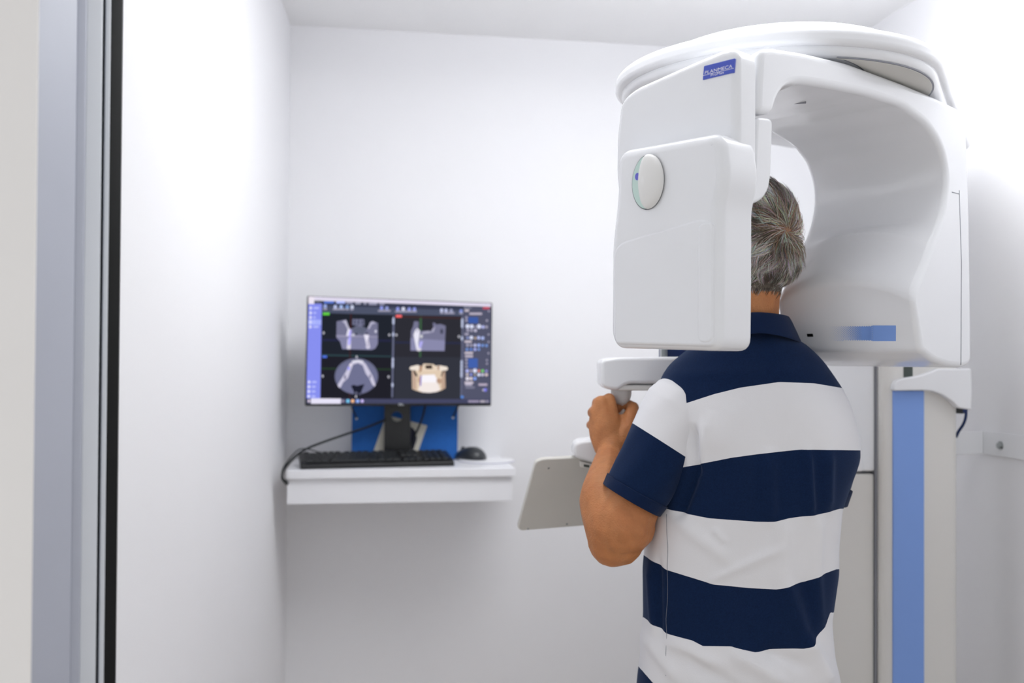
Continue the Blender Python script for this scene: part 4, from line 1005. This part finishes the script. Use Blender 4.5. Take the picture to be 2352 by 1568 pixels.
# the shoulders drop forward and back a little
flat = TV.reshape(-1, 3)
pxv, pyv = proj(flat)
ctr = np.repeat(np.stack([TV[:, :, 0].mean(1), np.full(NR, TY), TV[:, :, 2].mean(1)], 1), NT, 0)
rad = flat - ctr; rad[:, 2] *= .0; rad /= np.linalg.norm(rad, axis=1)[:, None] + 1e-6
isback = flat[:, 1] < TY + .03
folds = [(1764, 1045, 1768, 1195, 13, .005), (1852, 1032, 1860, 1185, 9, .0045), (1902, 1040, 1898, 1170, 11, .004), (1800, 1200, 1796, 1330, 16, .003), (1878, 1190, 1872, 1320, 12, .004), (1795, 1330, 1850, 1480, 16, .0045), (1872, 1320, 1880, 1450, 12, .0035), (1845, 1340, 1880, 1450, 12, -.002), (1540, 1475, 1650, 1530, 14, .004), (1690, 1500, 1800, 1568, 16, .005), (1850, 1470, 1905, 1568, 16, .006), (1760, 1490, 1850, 1530, 12, -.004), (1640, 1330, 1790, 1262, 9, .0025), (1560, 1200, 1680, 1290, 14, .0025), (1640, 1215, 1668, 1245, 6, .0018), (1494, 1300, 1504, 1440, 8, .004), (1512, 1290, 1515, 1460, 6, -.003), (1590, 985, 1602, 1085, 9, -.008), (1630, 960, 1600, 1090, 14, .004), (1600, 1080, 1560, 1180, 10, -.006), (1690, 930, 1650, 1030, 18, .002), (1560, 1500, 1700, 1590, 14, -.004), (1480, 1460, 1560, 1560, 12, .004), (1530, 860, 1850, 850, 12, .0015)]
amp = np.zeros(len(flat))
for x0, y0, x1, y1, w, am in folds:
    d = np.array((x1 - x0, y1 - y0), float); L = np.hypot(*d); d /= L
    rx_, ry_ = pxv - x0, pyv - y0; t = (rx_ * d[0] + ry_ * d[1]) / L; s = -rx_ * d[1] + ry_ * d[0]
    amp += 2.0 * am * np.exp(-(s / (w * 1.25)) ** 2) * np.clip(np.minimum(t + .15, 1.15 - t) / .3, 0, 1)
amp = np.where(isback, amp, amp * .0 + .003 * np.sin(pxv * .05))
flat = flat + rad * amp[:, None]
B = [([1480, 1560, 1640, 1700, 1790, 1870, 1935], [945, 931, 905, 890, 877, 880, 891]),
     ([1500, 1580, 1680, 1760, 1840, 1972], [1085, 1071, 1051, 1040, 1032, 1034]),
     ([1480, 1525, 1560, 1630, 1740, 1780, 1810, 1870, 1890, 1930], [1150, 1166, 1176, 1190, 1198, 1197, 1190, 1182, 1178, 1168]),
     ([1478, 1530, 1575, 1640, 1720, 1780, 1805, 1850, 1870, 1922], [1274, 1308, 1322, 1342, 1350, 1353, 1346, 1335, 1325, 1307]),
     ([1478, 1500, 1530, 1590, 1615, 1680, 1735, 1800, 1838, 1853, 1875, 1893, 1907], [1417, 1432, 1454, 1470, 1483, 1484, 1497, 1490, 1488, 1481, 1458, 1440, 1406]),
     ([1465, 1480, 1500, 1600, 1750, 1925], [1528, 1545, 1568, 1625, 1650, 1610])]
# outside the seen back the borders keep running level round the body
bt = np.stack([np.interp(pxv, b[0], b[1]) for b in B], 1)
vals = np.arange(1, 7)
st = np.empty(len(flat))
st = np.where(pyv <= bt[:, 0], np.maximum(.02, 1 - (bt[:, 0] - pyv) / 160), 6 + np.minimum(.95, (pyv - bt[:, 5]) / 160))
for k in range(5):
    f_ = (pyv - bt[:, k]) / (bt[:, k + 1] - bt[:, k]); st = np.where((f_ > 0) & (f_ <= 1), k + 1 + f_, st)
faces = []
for j in range(NR - 1):
    for k in range(NT):
        k2 = (k + 1) % NT; faces.append((j * NT + k, j * NT + k2, (j + 1) * NT + k2, (j + 1) * NT + k))
shirt = mesh_obj('shirt', flat, faces, 'striped_knit', MAN, wn=False)
a_ = shirt.data.attributes.new('stripe', 'FLOAT', 'POINT'); a_.data.foreach_set('value', st.astype(np.float32))
so_ = shirt.modifiers.new('th', 'SOLIDIFY'); so_.thickness = .002; so_.offset = -1

def sleeve(name, secs, bounds, parent, NTs=96, wr=None):
    # secs: (centre, outward half width, depth half width, across vector, depth vector); bounds: stripe value along the sleeve
    n = len(secs); M = 90; V = np.zeros((M, NTs, 3)); S = np.zeros((M, NTs))
    tt = np.linspace(0, 1, n); ss = np.linspace(0, 1, M)
    C = np.array([s[0] for s in secs]); Wd = np.array([s[1] for s in secs]); Dp = np.array([s[2] for s in secs]); Ac = np.array([s[3] for s in secs]); Dv = np.array([s[4] for s in secs])
    f = lambda arr: np.stack([smooth_interp(ss, tt, arr[:, i]) for i in range(arr.shape[1])], 1) if arr.ndim > 1 else smooth_interp(ss, tt, arr)
    C, Wd, Dp, Ac, Dv = map(f, (C, Wd, Dp, Ac, Dv)); an = np.linspace(0, 2 * math.pi, NTs, False)
    for j in range(M):
        wob = 1 + .015 * np.sin(an * 3 + ss[j] * 9) + .01 * np.sin(an * 7 - ss[j] * 14)
        V[j] = C[j] + np.outer(np.cos(an) * Wd[j] * wob, Ac[j]) + np.outer(np.sin(an) * Dp[j] * wob, Dv[j]); S[j] = np.interp(ss[j], bounds[0], bounds[1])
    faces = [(j * NTs + k, j * NTs + (k + 1) % NTs, (j + 1) * NTs + (k + 1) % NTs, (j + 1) * NTs + k) for j in range(M - 1) for k in range(NTs)]
    o = mesh_obj(name, V.reshape(-1, 3), faces, 'striped_knit', parent, wn=False)
    at_ = o.data.attributes.new('stripe', 'FLOAT', 'POINT'); at_.data.foreach_set('value', S.ravel().astype(np.float32))
    s2 = o.modifiers.new('th', 'SOLIDIFY'); s2.thickness = .0025; s2.offset = -1
    return o, V
# left sleeve: sections given by outer and inner outline pixels
def sec(o_, i_, d, depth):
    a, b = P(o_[0], o_[1], d), P(i_[0], i_[1], d); c = (a + b) / 2; ac = (a - b); w = ac.length / 2; ac.normalize()
    return (tuple(c), w, depth, tuple(ac), (0, 1, 0))
LS = [sec((1545, 862), (1610, 900), 1.90, .05), sec((1516, 872), (1618, 940), 1.895, .066), sec((1492, 892), (1622, 975), 1.89, .072), sec((1472, 928), (1612, 1012), 1.885, .072), sec((1452, 972), (1592, 1062), 1.88, .072), sec((1428, 1030), (1568, 1110), 1.875, .070), sec((1402, 1086), (1534, 1158), 1.87, .066), sec((1388, 1113), (1512, 1183), 1.87, .064)]
sl, SV = sleeve('sleeve', LS, ([0, .57, .571, 1], [1.05, 1.98, 2.02, 2.9]), shirt)
# ribbed cuff
def cuff(V, f0, f1, parent, grow=.003):
    j0, j1 = int(f0 * 89), int(f1 * 89); ring = V[j0:j1 + 1]; c = ring.mean(1, keepdims=True); d = ring - c; d = d / np.linalg.norm(d, axis=2, keepdims=True)
    R_ = (ring + d * grow); NTs = V.shape[1]; m_ = len(R_)
    faces = [(j * NTs + k, j * NTs + (k + 1) % NTs, (j + 1) * NTs + (k + 1) % NTs, (j + 1) * NTs + k) for j in range(m_ - 1) for k in range(NTs)]
    o = mesh_obj('cuff', R_.reshape(-1, 3), faces, 'navy_knit', parent, wn=False); s2 = o.modifiers.new('th', 'SOLIDIFY'); s2.thickness = .004; s2.offset = -1
cuff(SV, .885, 1.0, sl)
RS_ = [sec((1900, 872), (1840, 900), 1.93, .05), sec((1930, 890), (1825, 935), 1.935, .065), sec((1950, 940), (1830, 985), 1.95, .065), sec((1969, 1005), (1838, 1035), 1.96, .065), sec((1970, 1050), (1836, 1062), 1.97, .064), sec((1955, 1100), (1838, 1105), 1.97, .066), sec((1934, 1157), (1834, 1152), 1.98, .062)]
sr, SV2 = sleeve('sleeve', RS_, ([0, .0001, .63, .631, 1], [1.05, 1.06, 1.98, 2.02, 2.9]), shirt)
cuff(SV2, .9, 1.0, sr, .0012)
# collar: folded knit band
def collar():
    n = 72; prof = []
    # (y px at the back, radius x, radius y, extra drop at the sides)
    for yy, rx_, ry_, dr in ((752, .068, .066, 0), (735, .068, .066, 0), (723, .0690, .067, .004), (719, .0725, .0705, .006), (723, .077, .076, .008), (745, .088, .084, .014), (766, .0985, .0905, .020), (768, .0975, .089, .020)):
        ring = []
        for k in range(n):
            a = 2 * math.pi * k / n; c0 = P(1720, yy, 1.915)
            side = abs(math.cos(a)) ** 1.5; front = max(0, math.sin(a))
            ring.append(Vector((c0.x + rx_ * math.cos(a), 1.913 + ry_ * math.sin(a), c0.z - dr * side - (.03 * front) - dr * 1.5 * front)))
        prof.append(ring)
    V = [p for r in prof for p in r]; F = [(j * n + k, j * n + (k + 1) % n, (j + 1) * n + (k + 1) % n, (j + 1) * n + k) for j in range(len(prof) - 1) for k in range(n)]
    o = mesh_obj('collar', V, F, 'navy_knit', shirt, wn=False); s2 = o.modifiers.new('th', 'SOLIDIFY'); s2.thickness = .002
    sb_ = o.modifiers.new('sub', 'SUBSURF'); sb_.levels = 1; sb_.render_levels = 2
collar()
# seams on the shirt: side seam and armhole stitching
def surf_line(name, pts, m='seam_grey', r=.0006):
    out = []
    for x, y in pts:
        d2 = (pxv - x) ** 2 + (pyv - y) ** 2; d2[~isback] = 1e9
        i = int(np.argmin(d2)); out.append(Vector(flat[i]) + Vector(rad[i]) * .0004)
    return tube(name, out, r, m, shirt, n=5, res=4)
surf_line('side_seam', [(1531, 1180), (1532, 1220), (1533, 1260), (1534, 1300), (1534, 1340), (1532, 1380), (1531, 1420), (1533, 1460), (1534, 1500), (1533, 1550)], 'seam_side', .0004)

# trousers and shoes (below the frame)
TRV = []; 
def tube_loft(name, cs, rs, sy, m, parent, n=32):
    V = []; F = []
    c = catmull(cs, 6)
    for i, p in enumerate(c):
        r = float(np.interp(i / (len(c) - 1), np.linspace(0, 1, len(rs)), rs))
        for k in range(n):
            a = 2 * math.pi * k / n; V.append(p + Vector((r * math.cos(a), r * sy * math.sin(a), 0)))
    for i in range(len(c) - 1):
        for k in range(n): F.append((i * n + k, i * n + (k + 1) % n, (i + 1) * n + (k + 1) % n, (i + 1) * n + k))
    F.append(tuple(range(n))); F.append(tuple(range((len(c) - 1) * n, len(c) * n)))
    return mesh_obj(name, V, F, m, parent, wn=False)
tr = tube_loft('trousers', [Vector((px0.x, px0.y + .01, .98)), Vector((px0.x, px0.y + .01, .9)), Vector((px0.x, px0.y + .01, .78))], [.14, .15, .155], .66, 'jeans', MAN)
for s in (-1, 1):
    hx = px0.x + s * .085
    tube_loft('trouser_leg', [Vector((hx, px0.y + .01, .82)), Vector((hx + s * .008, px0.y + .02, .5)), Vector((hx + s * .012, px0.y + .0, .06))], [.092, .075, .062], 1.05, 'jeans', tr)
    sx_ = hx + s * .018
    pts = [Vector((.045 * math.cos(a) * (1 - .15 * math.sin(a)), .14 * math.sin(a))) for a in np.linspace(0, 2 * math.pi, 40, False)]
    prism('shoe', Frame((sx_, px0.y + .06, 0), (1, 0, 0), (-s * .12, 1, 0), (0, 0, 1)), pts, 0, .085, .004, .04, 'shoe', MAN, seg=5)
